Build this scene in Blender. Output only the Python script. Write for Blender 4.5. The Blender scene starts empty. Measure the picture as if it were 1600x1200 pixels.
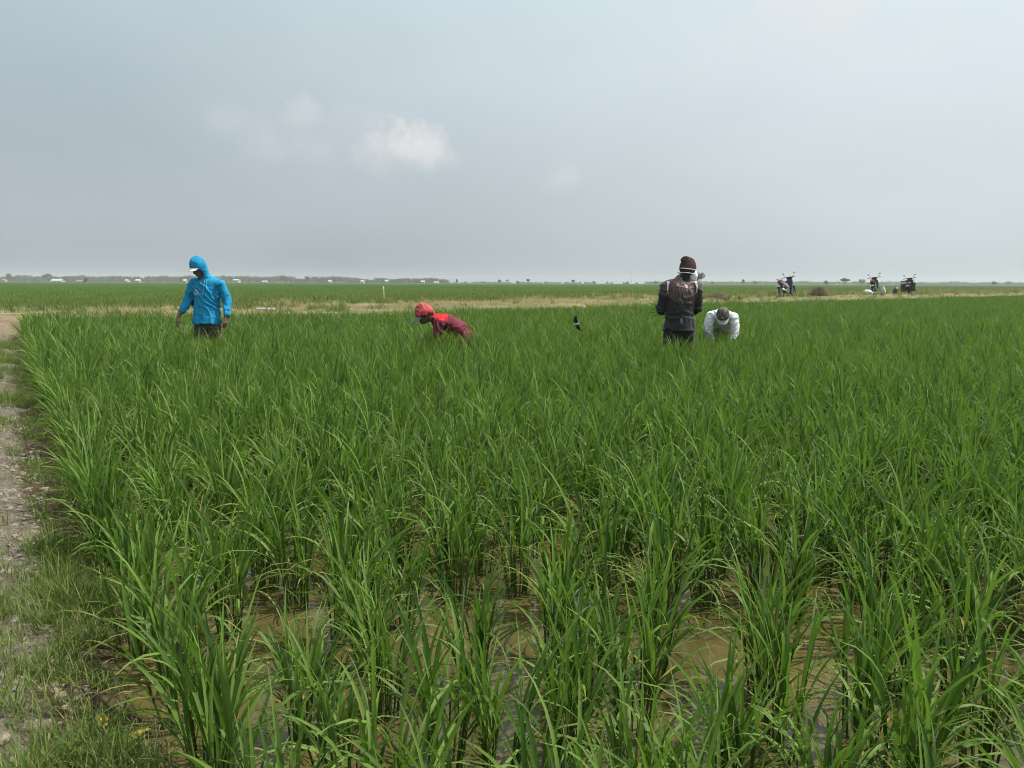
import bpy, bmesh, math, random
import numpy as np
from mathutils import Vector, Matrix, noise
from mathutils.bvhtree import BVHTree

R = math.radians
scene = bpy.context.scene
col = scene.collection
random.seed(7)
rng = np.random.default_rng(11)

# ------------------------------------------------------------------ camera
CAM_Z = 1.30
cam_data = bpy.data.cameras.new('camera')
cam_data.sensor_width = 36.0
cam_data.lens = 27.2
cam_data.clip_start = 0.05
cam_data.clip_end = 6000.0
cam = bpy.data.objects.new('camera', cam_data)
col.objects.link(cam)
cam.matrix_world = (Matrix.Translation((0, 0, CAM_Z)) @ Matrix.Rotation(R(90 - 7.45), 4, 'X')
                    @ Matrix.Rotation(R(0.215), 4, 'Z'))
scene.camera = cam

# ------------------------------------------------------------------ sky and sun
SUN_EL, SUN_AZ = 57.0, 80.0          # azimuth to the right of the viewing direction (+Y)
sun_dir = Vector((math.cos(R(SUN_EL)) * math.sin(R(SUN_AZ)),
                  math.cos(R(SUN_EL)) * math.cos(R(SUN_AZ)), math.sin(R(SUN_EL))))
world = bpy.data.worlds.new('World')
scene.world = world
world.use_nodes = True
wn, wl = world.node_tree.nodes, world.node_tree.links
wn.clear()


def N(nodes, kind, **kw):
    n = nodes.new(kind)
    for k, v in kw.items():
        setattr(n, k, v)
    return n


def wmath(op, a, b=None, clamp=False):
    n = wn.new('ShaderNodeMath')
    n.operation = op
    n.use_clamp = clamp
    for i, v in enumerate((a, b)):
        if v is None:
            continue
        if isinstance(v, (int, float)):
            n.inputs[i].default_value = v
        else:
            wl.new(v, n.inputs[i])
    return n.outputs[0]


def wmix(f, a, b, mode='MIX'):
    n = wn.new('ShaderNodeMix')
    n.data_type = 'RGBA'
    n.blend_type = mode
    for sock, v in ((n.inputs[0], f), (n.inputs[6], a), (n.inputs[7], b)):
        if isinstance(v, (int, float)):
            sock.default_value = v
        elif isinstance(v, tuple):
            sock.default_value = v
        else:
            wl.new(v, sock)
    return n.outputs[2]


w_out = wn.new('ShaderNodeOutputWorld')
w_bg = wn.new('ShaderNodeBackground')
wl.new(w_bg.outputs[0], w_out.inputs[0])
w_tc = wn.new('ShaderNodeTexCoord')
w_sep = wn.new('ShaderNodeSeparateXYZ')
wl.new(w_tc.outputs['Generated'], w_sep.inputs[0])
sky = wn.new('ShaderNodeTexSky')
sky.sky_type = 'NISHITA'
sky.sun_disc = False
sky.sun_elevation = R(SUN_EL)
sky.sun_rotation = R(SUN_AZ)
sky.dust_density = 6.0
sky.air_density = 1.2
sky_s = wmix(1.0, sky.outputs[0], (0.085, 0.085, 0.085, 1), 'MULTIPLY')
# thin milky veil: brighter round the sun, greyer and duller towards the horizon
w_dot = wn.new('ShaderNodeVectorMath')
w_dot.operation = 'DOT_PRODUCT'
wl.new(w_tc.outputs['Generated'], w_dot.inputs[0])
w_dot.inputs[1].default_value = sun_dir
ramp = wn.new('ShaderNodeValToRGB')
ramp.color_ramp.interpolation = 'EASE'
els = ramp.color_ramp.elements
els[0].position, els[0].color = 0.0, (0.455, 0.51, 0.54, 1)
els[1].position, els[1].color = 0.42, (0.51, 0.64, 0.72, 1)
e = els.new(0.10); e.color = (0.505, 0.575, 0.615, 1)
e = els.new(0.24); e.color = (0.52, 0.61, 0.66, 1)
wl.new(wmath('MAXIMUM', w_sep.outputs[2], 0.0), ramp.inputs[0])
glow = wmath('MULTIPLY', wmath('POWER', wmath('MAXIMUM', w_dot.outputs['Value'], 0.0), 1.0), 0.74)
veil = wmix(1.0, ramp.outputs[0], wmix(1.0, (0.895, 0.90, 0.92, 1), (0, 0, 0, 1), 'ADD'), 'MULTIPLY')
gcol = wn.new('ShaderNodeCombineColor')
wl.new(wmath('MULTIPLY', glow, 0.72), gcol.inputs[0])
wl.new(wmath('MULTIPLY', glow, 0.74), gcol.inputs[1])
wl.new(wmath('MULTIPLY', glow, 0.70), gcol.inputs[2])
veil = wmix(1.0, veil, gcol.outputs[0], 'ADD')
base_sky = wmix(0.90, sky_s, veil)
# soft large-scale unevenness of the thin overcast
w_n0 = wn.new('ShaderNodeTexNoise')
w_n0.inputs['Scale'].default_value = 2.6
w_n0.inputs['Detail'].default_value = 6
w_map = wn.new('ShaderNodeMapping')
w_map.inputs['Scale'].default_value = (1.0, 1.0, 2.6)
wl.new(w_tc.outputs['Generated'], w_map.inputs[0])
wl.new(w_map.outputs[0], w_n0.inputs['Vector'])
un = wmath('MULTIPLY', wmath('SUBTRACT', w_n0.outputs[0], 0.5), 0.13)
unc = wn.new('ShaderNodeCombineColor')
for i in range(3):
    wl.new(un, unc.inputs[i])
base_sky = wmix(1.0, base_sky, unc.outputs[0], 'ADD')
# a few faint cumulus heads
w_n1 = wn.new('ShaderNodeTexNoise')
w_n1.inputs['Scale'].default_value = 21
w_n1.inputs['Detail'].default_value = 7
w_n1.inputs['Roughness'].default_value = 0.55
wl.new(w_tc.outputs['Generated'], w_n1.inputs['Vector'])
nz = wmath('SUBTRACT', w_n1.outputs[0], 0.5)
cloud = None
for (cx, cz, sx, sz, amount, soft) in (
        (-0.118, 0.162, 0.046, 0.038, 0.80, 1.1), (-0.162, 0.150, 0.048, 0.030, 0.48, 0.9), (-0.098, 0.150, 0.036, 0.024, 0.40, 0.9), (-0.20, 0.165, 0.15, 0.055, 0.15, 0.6), (0.32, 0.27, 0.15, 0.07, 0.20, 0.6),
        (-0.250, 0.196, 0.042, 0.024, 0.34, 0.9), (-0.275, 0.155, 0.09, 0.030, 0.16, 0.8),
        (0.057, 0.125, 0.036, 0.018, 0.20, 0.9), (0.335, 0.290, 0.062, 0.040, 0.62, 1.0),
        (-0.31, 0.175, 0.06, 0.03, 0.14, 0.8)):
    dx = wmath('DIVIDE', wmath('SUBTRACT', w_sep.outputs[0], cx), sx)
    dz = wmath('DIVIDE', wmath('SUBTRACT', w_sep.outputs[2], cz), sz)
    r2 = wmath('ADD', wmath('MULTIPLY', dx, dx), wmath('MULTIPLY', dz, dz))
    m = wmath('ADD', wmath('SUBTRACT', 1.0, r2), wmath('MULTIPLY', nz, 4.6))
    m = wmath('MULTIPLY', wmath('MULTIPLY', m, soft, True), amount)
    m = wmath('MULTIPLY', m, wmath('MULTIPLY', wmath('ADD', dz, 1.15), 0.75, True))   # ragged, fading undersides
    cloud = m if cloud is None else wmath('MAXIMUM', cloud, m)
final_sky = wmix(cloud, base_sky, (0.80, 0.792, 0.778, 1))
wl.new(final_sky, w_bg.inputs[0])
w_bg.inputs[1].default_value = 0.865

sun_data = bpy.data.lights.new('sun', 'SUN')
sun_data.energy = 5.0
sun_data.angle = R(1.2)
sun_data.color = (1.0, 0.955, 0.88)
sun = bpy.data.objects.new('sun', sun_data)
sun.rotation_euler = sun_dir.to_track_quat('Z', 'Y').to_euler()
col.objects.link(sun)

scene.view_settings.view_transform = 'Standard'
scene.view_settings.look = 'None'
scene.view_settings.exposure = 0.25
scene.view_settings.gamma = 1.0
scene.view_settings.use_curve_mapping = False
cy = scene.cycles
cy.max_bounces = 4
cy.diffuse_bounces = 2
cy.glossy_bounces = 1
cy.transmission_bounces = 2
cy.volume_bounces = 1
cy.transparent_max_bounces = 6
cy.sample_clamp_indirect = 4.0
cy.use_denoising = True
cy.adaptive_threshold = 0.02
cy.pixel_filter_type = 'BLACKMAN_HARRIS'
cy.filter_width = 1.0
cy.use_light_tree = False
cy.debug_use_spatial_splits = True

# ------------------------------------------------------------------ helpers


def tag(o, label=None, cat=None, group=None, kind=None):
    if label: o['label'] = label
    if cat: o['category'] = cat
    if group: o['group'] = group
    if kind: o['kind'] = kind
    return o


def empty(name, loc=(0, 0, 0), rz=0.0):
    o = bpy.data.objects.new(name, None)
    o.empty_display_size = 0.1
    o.location = loc
    o.rotation_euler = (0, 0, rz)
    col.objects.link(o)
    return o


def mesh_data(name, V, F, mats, midx=None, smooth=True, attrs=None):
    me = bpy.data.meshes.new(name)
    me.from_pydata([tuple(v) for v in V], [], [tuple(int(i) for i in f) for f in F])
    for m in (mats if isinstance(mats, (list, tuple)) else [mats]):
        me.materials.append(m)
    if midx is not None:
        me.polygons.foreach_set('material_index', midx)
    if smooth:
        me.polygons.foreach_set('use_smooth', [True] * len(me.polygons))
    for k, vals in (attrs or {}).items():
        a = me.attributes.new(k, 'FLOAT', 'POINT')
        a.data.foreach_set('value', np.asarray(vals, dtype=np.float32))
    me.update()
    return me


def mobj(name, me, parent=None, loc=None):
    o = bpy.data.objects.new(name, me)
    col.objects.link(o)
    if parent is not None:
        o.parent = parent
    if loc is not None:
        o.location = loc
    return o


def bobj(name, bm, mat_, parent=None, smooth=True):
    bmesh.ops.recalc_face_normals(bm, faces=bm.faces)
    me = bpy.data.meshes.new(name)
    bm.to_mesh(me)
    bm.free()
    me.materials.append(mat_)
    if smooth:
        me.polygons.foreach_set('use_smooth', [True] * len(me.polygons))
    return mobj(name, me, parent)


class Mat:
    """small node-graph helper"""

    def __init__(self, name):
        self.m = bpy.data.materials.new(name)
        self.m.use_nodes = True
        self.n = self.m.node_tree.nodes
        self.l = self.m.node_tree.links
        self.p = self.n['Principled BSDF']
        self.out = self.n['Material Output']
        self.tc = None

    def coord(self, kind='Object', scale=None):
        if self.tc is None:
            self.tc = self.n.new('ShaderNodeTexCoord')
        if scale is None:
            return self.tc.outputs[kind]
        mp = self.n.new('ShaderNodeMapping')
        mp.inputs['Scale'].default_value = scale if isinstance(scale, tuple) else (scale,) * 3
        self.l.new(self.tc.outputs[kind], mp.inputs[0])
        return mp.outputs[0]

    def noise(self, scale, detail=4, rough=0.55, vec=None, dist=0.0):
        t = self.n.new('ShaderNodeTexNoise')
        t.inputs['Scale'].default_value = scale
        t.inputs['Detail'].default_value = detail
        t.inputs['Roughness'].default_value = rough
        t.inputs['Distortion'].default_value = dist
        self.l.new(vec if vec is not None else self.coord(), t.inputs['Vector'])
        return t.outputs[0]

    def voronoi(self, scale, feature='F1', vec=None, out='Distance'):
        t = self.n.new('ShaderNodeTexVoronoi')
        t.feature = feature
        t.inputs['Scale'].default_value = scale
        self.l.new(vec if vec is not None else self.coord(), t.inputs['Vector'])
        return t.outputs[out]

    def math(self, op, a, b=None, clamp=False):
        n = self.n.new('ShaderNodeMath')
        n.operation = op
        n.use_clamp = clamp
        for i, v in enumerate((a, b)):
            if v is None: continue
            if isinstance(v, (int, float)): n.inputs[i].default_value = v
            else: self.l.new(v, n.inputs[i])
        return n.outputs[0]

    def step(self, v, lo, hi):
        n = self.n.new('ShaderNodeMapRange')
        n.interpolation_type = 'SMOOTHSTEP'
        n.inputs[1].default_value = lo
        n.inputs[2].default_value = hi
        self.l.new(v, n.inputs[0])
        return n.outputs[0]

    def mix(self, f, a, b, mode='MIX'):
        n = self.n.new('ShaderNodeMix')
        n.data_type = 'RGBA'
        n.blend_type = mode
        for s, v in ((n.inputs[0], f), (n.inputs[6], a), (n.inputs[7], b)):
            if isinstance(v, (int, float)): s.default_value = v
            elif isinstance(v, tuple): s.default_value = v if len(v) == 4 else v + (1,)
            else: self.l.new(v, s)
        return n.outputs[2]

    def attr(self, name):
        a = self.n.new('ShaderNodeAttribute')
        a.attribute_name = name
        return a.outputs['Fac']

    def rand(self):
        return self.n.new('ShaderNodeObjectInfo').outputs['Random']

    def set(self, color=None, rough=None, spec=None, metal=None, bump=None, bstr=0.3, bdist=0.01):
        for key, v in (('Base Color', color), ('Roughness', rough), ('Specular IOR Level', spec), ('Metallic', metal)):
            if v is None: continue
            if isinstance(v, (int, float)): self.p.inputs[key].default_value = v
            elif isinstance(v, tuple): self.p.inputs[key].default_value = v if len(v) == 4 else v + (1,)
            else: self.l.new(v, self.p.inputs[key])
        if bump is not None:
            b = self.n.new('ShaderNodeBump')
            b.inputs['Strength'].default_value = bstr
            b.inputs['Distance'].default_value = bdist
            self.l.new(bump, b.inputs['Height'])
            self.l.new(b.outputs[0], self.p.inputs['Normal'])
        return self

    def translucent(self, color, fac):
        t = self.n.new('ShaderNodeBsdfTranslucent')
        if isinstance(color, tuple): t.inputs[0].default_value = color + (1,)
        else: self.l.new(color, t.inputs[0])
        mx = self.n.new('ShaderNodeMixShader')
        mx.inputs[0].default_value = fac
        self.l.new(self.p.outputs[0], mx.inputs[1])
        self.l.new(t.outputs[0], mx.inputs[2])
        self.l.new(mx.outputs[0], self.out.inputs[0])
        return self


def plain(name, color, rough=0.6, spec=0.4, metal=0.0, var=0.12, scale=14.0, bstr=0.0):
    m = Mat(name)
    nz_ = m.noise(scale, 4)
    dark = tuple(c * (1 - var * 1.6) for c in color)
    lite = tuple(min(1, c * (1 + var * 1.3)) for c in color)
    m.set(color=m.mix(m.step(nz_, 0.3, 0.7), dark, lite), rough=rough, spec=spec, metal=metal)
    if bstr:
        m.set(bump=nz_, bstr=bstr, bdist=0.01)
    return m.m


def scatter(name, pts, rot, scl, idx, sources, label, cat):
    """one 'stuff' object: many copies of a few source meshes on points"""
    me = bpy.data.meshes.new(name)
    me.from_pydata([tuple(p) for p in pts], [], [])
    a = me.attributes.new('rot', 'FLOAT_VECTOR', 'POINT')
    a.data.foreach_set('vector', np.asarray(rot, dtype=np.float32).ravel())
    a = me.attributes.new('scl', 'FLOAT_VECTOR', 'POINT')
    a.data.foreach_set('vector', np.asarray(scl, dtype=np.float32).ravel())
    a = me.attributes.new('idx', 'INT', 'POINT')
    a.data.foreach_set('value', np.asarray(idx, dtype=np.int32))
    o = mobj(name, me)
    src = bpy.data.collections.new(name + '_source')
    for i, m in enumerate(sources):
        s = bpy.data.objects.new('%s_%02d' % (name, i), m)
        src.objects.link(s)
    ng = bpy.data.node_groups.new(name + '_scatter', 'GeometryNodeTree')
    ng.interface.new_socket('Geometry', in_out='INPUT', socket_type='NodeSocketGeometry')
    ng.interface.new_socket('Geometry', in_out='OUTPUT', socket_type='NodeSocketGeometry')
    gi, go = ng.nodes.new('NodeGroupInput'), ng.nodes.new('NodeGroupOutput')
    inst = ng.nodes.new('GeometryNodeInstanceOnPoints')
    ci = ng.nodes.new('GeometryNodeCollectionInfo')
    ci.inputs['Collection'].default_value = src
    ci.inputs['Separate Children'].default_value = True
    ci.inputs['Reset Children'].default_value = True

    def na(nm, dt):
        n = ng.nodes.new('GeometryNodeInputNamedAttribute')
        n.data_type = dt
        n.inputs['Name'].default_value = nm
        return n.outputs[0]
    e2r = ng.nodes.new('FunctionNodeEulerToRotation')
    ng.links.new(na('rot', 'FLOAT_VECTOR'), e2r.inputs[0])
    inst.inputs['Pick Instance'].default_value = True
    ng.links.new(gi.outputs[0], inst.inputs['Points'])
    ng.links.new(ci.outputs[0], inst.inputs['Instance'])
    ng.links.new(na('idx', 'INT'), inst.inputs['Instance Index'])
    ng.links.new(e2r.outputs[0], inst.inputs['Rotation'])
    ng.links.new(na('scl', 'FLOAT_VECTOR'), inst.inputs['Scale'])
    ng.links.new(inst.outputs[0], go.inputs[0])
    md = o.modifiers.new('scatter', 'NODES')
    md.node_group = ng
    tag(o, label, cat, kind='stuff')
    return o
# ------------------------------------------------------------------ lie of the land
# near paddy: water at z = 0, bounded on the left by a low earth bank (line E) and at the back by a raised track
E0 = Vector((0.30, 0.0))
ED = Vector((-0.545, 0.838)).normalized()       # along the left bank, away from the camera
EP = Vector((ED.y, -ED.x))                      # to the right, into the paddy
TRACK = [(-60, -2), (-34, 9), (-22, 14), (-12.3, 18.4), (-5.6, 20.8), (-2.0, 24.0), (0.0, 26.6), (6.5, 32.2), (13.5, 38.2),
         (24, 46.4), (36, 57), (80, 96), (150, 158)]
TRACK_TOP = [0.34, 0.34, 0.34, 0.34, 0.36, 0.40, 0.44, 0.52, 0.61, 0.66, 0.66, 0.66, 0.66]


def resample(poly, tops, step):
    out = []
    for (a, b), (ta, tb) in zip(zip(poly[:-1], poly[1:]), zip(tops[:-1], tops[1:])):
        a, b = Vector(a), Vector(b)
        n = max(1, int((b - a).length / step))
        for i in range(n):
            f = i / n
            out.append((a.lerp(b, f), ta + (tb - ta) * f))
    out.append((Vector(poly[-1]), tops[-1]))
    pts = [p for p, _ in out]
    for _ in range(6):           # round the corners
        pts = [pts[0]] + [(pts[i - 1] + pts[i] * 2 + pts[i + 1]) / 4 for i in range(1, len(pts) - 1)] + [pts[-1]]
    return pts, [t for _, t in out]


TP, TT = resample(TRACK, TRACK_TOP, 0.5)
TPa = np.array([[p.x, p.y] for p in TP])
TTa = np.array(TT)
_d = np.gradient(TPa, axis=0)
_d /= np.linalg.norm(_d, axis=1)[:, None]
TNa = np.stack([-_d[:, 1], _d[:, 0]], axis=1)    # away from the near paddy


def track_uv(x, y):
    """signed distance behind the paddy's back edge, and track height there"""
    d = TPa - np.array([x, y])
    i = int(np.argmin((d * d).sum(1)))
    return float(-(d[i] * TNa[i]).sum()), float(TTa[i]), i


def edge_t(x, y):
    return (x - E0.x) * EP.x + (y - E0.y) * EP.y


def sstep(a, b, x):
    t = min(1.0, max(0.0, (x - a) / (b - a)))
    return t * t * (3 - 2 * t)


def strip_w(x):
    return 21.0 - 8.5 * sstep(2, 16, x)


def track_z(u, top, w):
    z = -0.10 + (top + 0.10) * sstep(-0.35, 1.5, u)
    z -= (top - 0.16) * sstep(w - 2.5, w + 1.5, u)
    return z


def bank_z(u):
    return -0.08 + 0.13 * sstep(-0.30, 0.22, u) + 0.09 * sstep(0.2, 0.75, u) + 0.03 * sstep(0.9, 2.0, u)


# materials of the setting
m = Mat('field_soil')
n1 = m.noise(0.02, 4); n2 = m.noise(0.9, 5)
c = m.mix(m.step(n2, 0.35, 0.65), (0.055, 0.075, 0.022), (0.10, 0.12, 0.035))
c = m.mix(m.step(n1, 0.45, 0.6), c, (0.07, 0.11, 0.03))
m.set(color=c, rough=0.9, spec=0.1, bump=n2, bstr=0.6, bdist=0.05)
M_SOIL = m.m

m = Mat('muddy_water')
n1 = m.noise(1.3, 5, 0.6); n2 = m.noise(9.0, 4); n3 = m.noise(38, 3)
c = m.mix(m.step(n1, 0.33, 0.68), (0.048, 0.040, 0.014), (0.115, 0.090, 0.034))
c = m.mix(m.math('MULTIPLY', m.step(n2, 0.52, 0.75), 0.6), c, (0.10, 0.085, 0.018))
c = m.mix(m.math('MULTIPLY', m.step(m.voronoi(70), 0.10, 0.02), 0.8), c, (0.32, 0.27, 0.13))
m.set(color=c, rough=m.math('ADD', m.math('MULTIPLY', m.step(n2, 0.5, 0.7), 0.10), 0.03), spec=0.6, bump=n3, bstr=0.05, bdist=0.006)
m.p.inputs['IOR'].default_value = 1.33
M_WATER = m.m

m = Mat('bank_earth')
n1 = m.noise(2.2, 6, 0.6); n2 = m.noise(14, 6, 0.65); n3 = m.noise(60, 5, 0.7)
crack = m.voronoi(11, 'DISTANCE_TO_EDGE', vec=None)
dry = m.mix(m.step(n2, 0.3, 0.7), (0.128, 0.108, 0.080), (0.290, 0.252, 0.198))
dry = m.mix(m.step(n3, 0.42, 0.68), m.mix(0.45, dry, (0.12, 0.09, 0.06)), dry)
moist = m.mix(m.step(n2, 0.35, 0.7), (0.060, 0.042, 0.022), (0.125, 0.092, 0.050))
wet = m.attr('wet')
wetm = m.step(m.math('ADD', wet, m.math('MULTIPLY', m.math('SUBTRACT', n1, 0.5), 1.3)), 0.35, 0.62)
c = m.mix(wetm, dry, moist)
h = m.math('ADD', m.math('MULTIPLY', n3, 0.6), m.math('MULTIPLY', m.step(crack, 0.0, 0.09), 0.35))
m.set(color=c, rough=0.92, spec=0.15, bump=h, bstr=1.0, bdist=0.035)
M_BANK = m.m

m = Mat('track_earth')
n1 = m.noise(0.35, 5, 0.6); n2 = m.noise(2.5, 6, 0.65); n3 = m.noise(16, 5, 0.7)
c = m.mix(m.step(n2, 0.3, 0.7), (0.20, 0.160, 0.085), (0.36, 0.305, 0.185))
c = m.mix(m.step(n1, 0.36, 0.54), c, (0.125, 0.132, 0.050))
c = m.mix(m.step(n3, 0.55, 0.75), c, (0.44, 0.38, 0.26))
sp_ = m.n.new('ShaderNodeSeparateXYZ'); m.l.new(m.coord('Object'), sp_.inputs[0])
c = m.mix(m.math('MULTIPLY', m.step(sp_.outputs[0], 3.0, 14.0), m.step(n2, 0.62, 0.40)), c, (0.17, 0.165, 0.075))     # grassier towards the right
bare = m.attr('bare')
c = m.mix(bare, c, m.mix(m.step(n2, 0.3, 0.7), (0.16, 0.12, 0.080), (0.27, 0.205, 0.145)))
m.set(color=c, rough=0.95, spec=0.1, bump=n3, bstr=0.8, bdist=0.05)
M_TRACK = m.m

# ground sheet to the horizon
V = [(-1400, -260, -0.30), (1400, -260, -0.30), (1400, 1400, -0.30), (-1400, 1400, -0.30)]
g = mobj('ground', mesh_data('ground', V, [(0, 1, 2, 3)], M_SOIL))
tag(g, kind='structure')

# water of the near paddy
poly = []
for s in np.linspace(-5, 22.3, 40):
    p = E0 + ED * float(s) - EP * 0.55
    poly.append((p.x, p.y))
back = [(TPa[i, 0] + TNa[i, 0] * 0.5, TPa[i, 1] + TNa[i, 1] * 0.5) for i in range(len(TPa)) if TPa[i, 0] > -11.5 and TPa[i, 0] < 78]
near = [(80, -8), (2.0, -4.5)]
ring = poly + back + near
bm = bmesh.new()
f = bm.faces.new([bm.verts.new((x, y, 0.0)) for x, y in ring])
bmesh.ops.triangulate(bm, faces=[f])
w = bobj('paddy_water', bm, M_WATER, smooth=False)
tag(w, kind='structure')

# left bank, finely modelled where it is near
ss = list(np.arange(-3.0, 7.0, 0.035)) + list(np.arange(7.0, 21.6, 0.12))
us = list(np.arange(-0.42, 1.3, 0.03)) + list(np.arange(1.3, 5.6, 0.22))
V, W_, BARE = [], [], []
for s in ss:
    for u in us:
        wob = 0.10 * noise.noise((s * 0.9, 3.1, 0)) + 0.05 * noise.noise((s * 2.7, 8.1, 0))
        p = E0 + ED * float(s) - EP * float(u)
        uu = u + wob
        z = bank_z(uu)
        lump = noise.fractal((p.x * 2.3, p.y * 2.3, 0.5), 0.9, 2.1, 5) * 0.042
        clod = max(0.0, noise.noise((p.x * 17, p.y * 17, 2.5))) * 0.044 + max(0.0, noise.noise((p.x * 33, p.y * 33, 7.5))) * 0.024
        z += (lump + clod) * (0.35 + 0.65 * sstep(0.1, 0.5, uu))
        V.append((p.x, p.y, z))
        W_.append(1.0 - sstep(0.05, 0.42, uu))
nu = len(us)
F = [(i * nu + j, i * nu + j + 1, (i + 1) * nu + j + 1, (i + 1) * nu + j) for i in range(len(ss) - 1) for j in range(nu - 1)]
b = mobj('earth_bank', mesh_data('earth_bank', V, F, M_BANK, attrs={'wet': W_}))
tag(b, kind='structure')

# raised track behind the paddy
us = [-0.9, -0.35, -0.1, 0.2, 0.5, 0.8, 1.1, 1.5, 2, 2.6, 3.2, 3.9, 4.6, 5.4, 6.3, 7.2, 8.2, 9.2, 10.2, 11.2, 12.2, 13.4, 15, 17, 19, 21, 23, 25]
V, BARE = [], []
for k in range(len(TPa)):
    for u in us:
        x, y = TPa[k] + TNa[k] * u
        z = track_z(u, TTa[k], strip_w(x))
        z += noise.fractal((x * 0.7, y * 0.7, 1.5), 0.9, 2.1, 4) * 0.07 * sstep(-0.3, 1.0, u)
        if u < -0.5: z = -0.2
        V.append((x, y, z))
        dcorner = math.hypot(x + 13.6, y - 19.6)
        BARE.append(1.0 - sstep(1.2, 2.8, dcorner + 1.2 * noise.noise((x * 0.5, y * 0.5, 4))))
nu = len(us)
F = [(i * nu + j, i * nu + j + 1, (i + 1) * nu + j + 1, (i + 1) * nu + j) for i in range(len(TPa) - 1) for j in range(nu - 1)]
t = mobj('raised_track', mesh_data('raised_track', V, F, M_TRACK, attrs={'bare': BARE}))
tag(t, kind='structure')
_trk = BVHTree.FromPolygons([Vector(v) for v in V], F)
_bnk = BVHTree.FromPolygons([v.co.copy() for v in b.data.vertices], [tuple(p.vertices) for p in b.data.polygons])


def ground_z(x, y):
    best = -0.30
    for tr in (_trk, _bnk):
        h_ = tr.ray_cast(Vector((x, y, 5)), Vector((0, 0, -1)))
        if h_[0] is not None:
            best = max(best, h_[0].z)
    return best
# ------------------------------------------------------------------ rice
def leaf_mat(name, lo, hi, dry, trans, tfac=0.34, dry_amt=1.0):
    m = Mat(name)
    tint = m.attr('tint'); al = m.attr('along'); rnd = m.rand()
    v = m.math('ADD', m.math('MULTIPLY', tint, 0.80), m.math('MULTIPLY', rnd, 0.20))
    c = m.mix(v, lo, hi)
    yl = m.math('MULTIPLY', m.step(tint, 0.93, 0.99), dry_amt)
    c = m.mix(yl, c, dry)
    c = m.mix(m.math('MULTIPLY', m.step(al, 0.80, 1.0), m.math('MULTIPLY', m.step(rnd, 0.3, 1.0), 0.7)), c, dry)
    m.set(color=c, rough=0.5, spec=0.18)
    tc_ = m.mix(v, trans, tuple(x * 1.25 for x in trans))
    m.translucent(tc_, tfac)
    return m.m


M_LEAF = leaf_mat('rice_leaf', (0.020, 0.056, 0.008), (0.192, 0.292, 0.060), (0.28, 0.23, 0.065), (0.114, 0.228, 0.020))
M_STEM = leaf_mat('rice_stem', (0.060, 0.110, 0.022), (0.125, 0.170, 0.045), (0.22, 0.18, 0.07), (0.10, 0.16, 0.02), 0.25)


def blade(th0, bend, L, W, nseg, tint, fold=True, twist=0.0, p=1.5):
    """one leaf blade growing from the origin, arching towards +x"""
    V, A = [], []
    x = z = 0.0
    for i in range(nseg + 1):
        s = i / nseg
        th = th0 + bend * s ** p
        if i:
            x += math.sin(th) * L / nseg
            z += math.cos(th) * L / nseg
        w = W * (0.45 + 0.55 * min(1, s * 3.5)) * max(0.0, 1 - s ** 2.6)
        w = max(w, 0.0006) * 0.5
        a = twist * s
        sx, sy, sz = -math.sin(a) * math.cos(th), math.cos(a), math.sin(a) * math.sin(th)
        nx, nz_ = -math.cos(th), math.sin(th)
        if fold:
            k = 0.38 * w
            V += [(x + sx * w + nx * k, sy * w, z + sz * w + nz_ * k), (x, 0, z), (x - sx * w + nx * k, -sy * w, z - sz * w + nz_ * k)]
            A += [s, s, s]
        else:
            V += [(x + sx * w, sy * w, z + sz * w), (x - sx * w, -sy * w, z - sz * w)]
            A += [s, s]
    c = 3 if fold else 2
    F = [(i * c + j, i * c + j + 1, (i + 1) * c + j + 1, (i + 1) * c + j) for i in range(nseg) for j in range(c - 1)]
    return np.array(V), F, A, [tint] * len(V)


rr = random.Random(3)
LEAF_TYPES = []                                   # (kind, near geometry, far geometry)
for k in range(26):
    if k < 12:      # young, nearly upright
        th0, bend = R(rr.uniform(3, 14)), R(rr.uniform(8, 62))
        L, W = rr.uniform(0.27, 0.38), rr.uniform(0.0100, 0.0148)
    elif k < 22:    # arching
        th0, bend = R(rr.uniform(10, 26)), R(rr.uniform(50, 128))
        L, W = rr.uniform(0.26, 0.40), rr.uniform(0.009, 0.0142)
    else:           # old, low
        th0, bend = R(rr.uniform(28, 48)), R(rr.uniform(50, 95))
        L, W = rr.uniform(0.16, 0.26), rr.uniform(0.006, 0.009)
    tint = rr.choice((rr.uniform(0, .2), rr.uniform(0, .25), rr.uniform(.25, .55), rr.uniform(.55, .92), rr.uniform(.65, .92)))  # leaf variation widened to dark and bright, imitating shaded and sunlit blades
    if k in (23, 25): tint = 0.985
    tw = rr.uniform(-1.3, 1.3)
    LEAF_TYPES.append((blade(th0, bend, L, W, 7, tint, True, tw, rr.uniform(1.3, 2.6)),
                       blade(th0, bend, L, W * 1.45, 4, tint, False, tw)))
LEAF_MESH = [mesh_data('leaf', g_[0][0], g_[0][1], M_LEAF, attrs={'along': g_[0][2], 'tint': g_[0][3]}) for g_ in LEAF_TYPES]


def tiller(p0, p1, r0, r1, sides, tint):
    d = (p1 - p0).normalized()
    a = d.orthogonal().normalized(); b_ = d.cross(a)
    V, A = [], []
    for f, r_ in ((0, r0), (0.5, (r0 + r1) * 0.52), (1, r1)):
        c = p0.lerp(p1, f)
        for i in range(sides):
            t_ = 2 * math.pi * i / sides
            V.append(tuple(c + (a * math.cos(t_) + b_ * math.sin(t_)) * r_)); A.append(f * 0.6)
    F = [(q * sides + i, q * sides + (i + 1) % sides, (q + 1) * sides + (i + 1) % sides, (q + 1) * sides + i) for q in range(2) for i in range(sides)]
    return np.array(V), F, A, [tint] * len(V)


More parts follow.
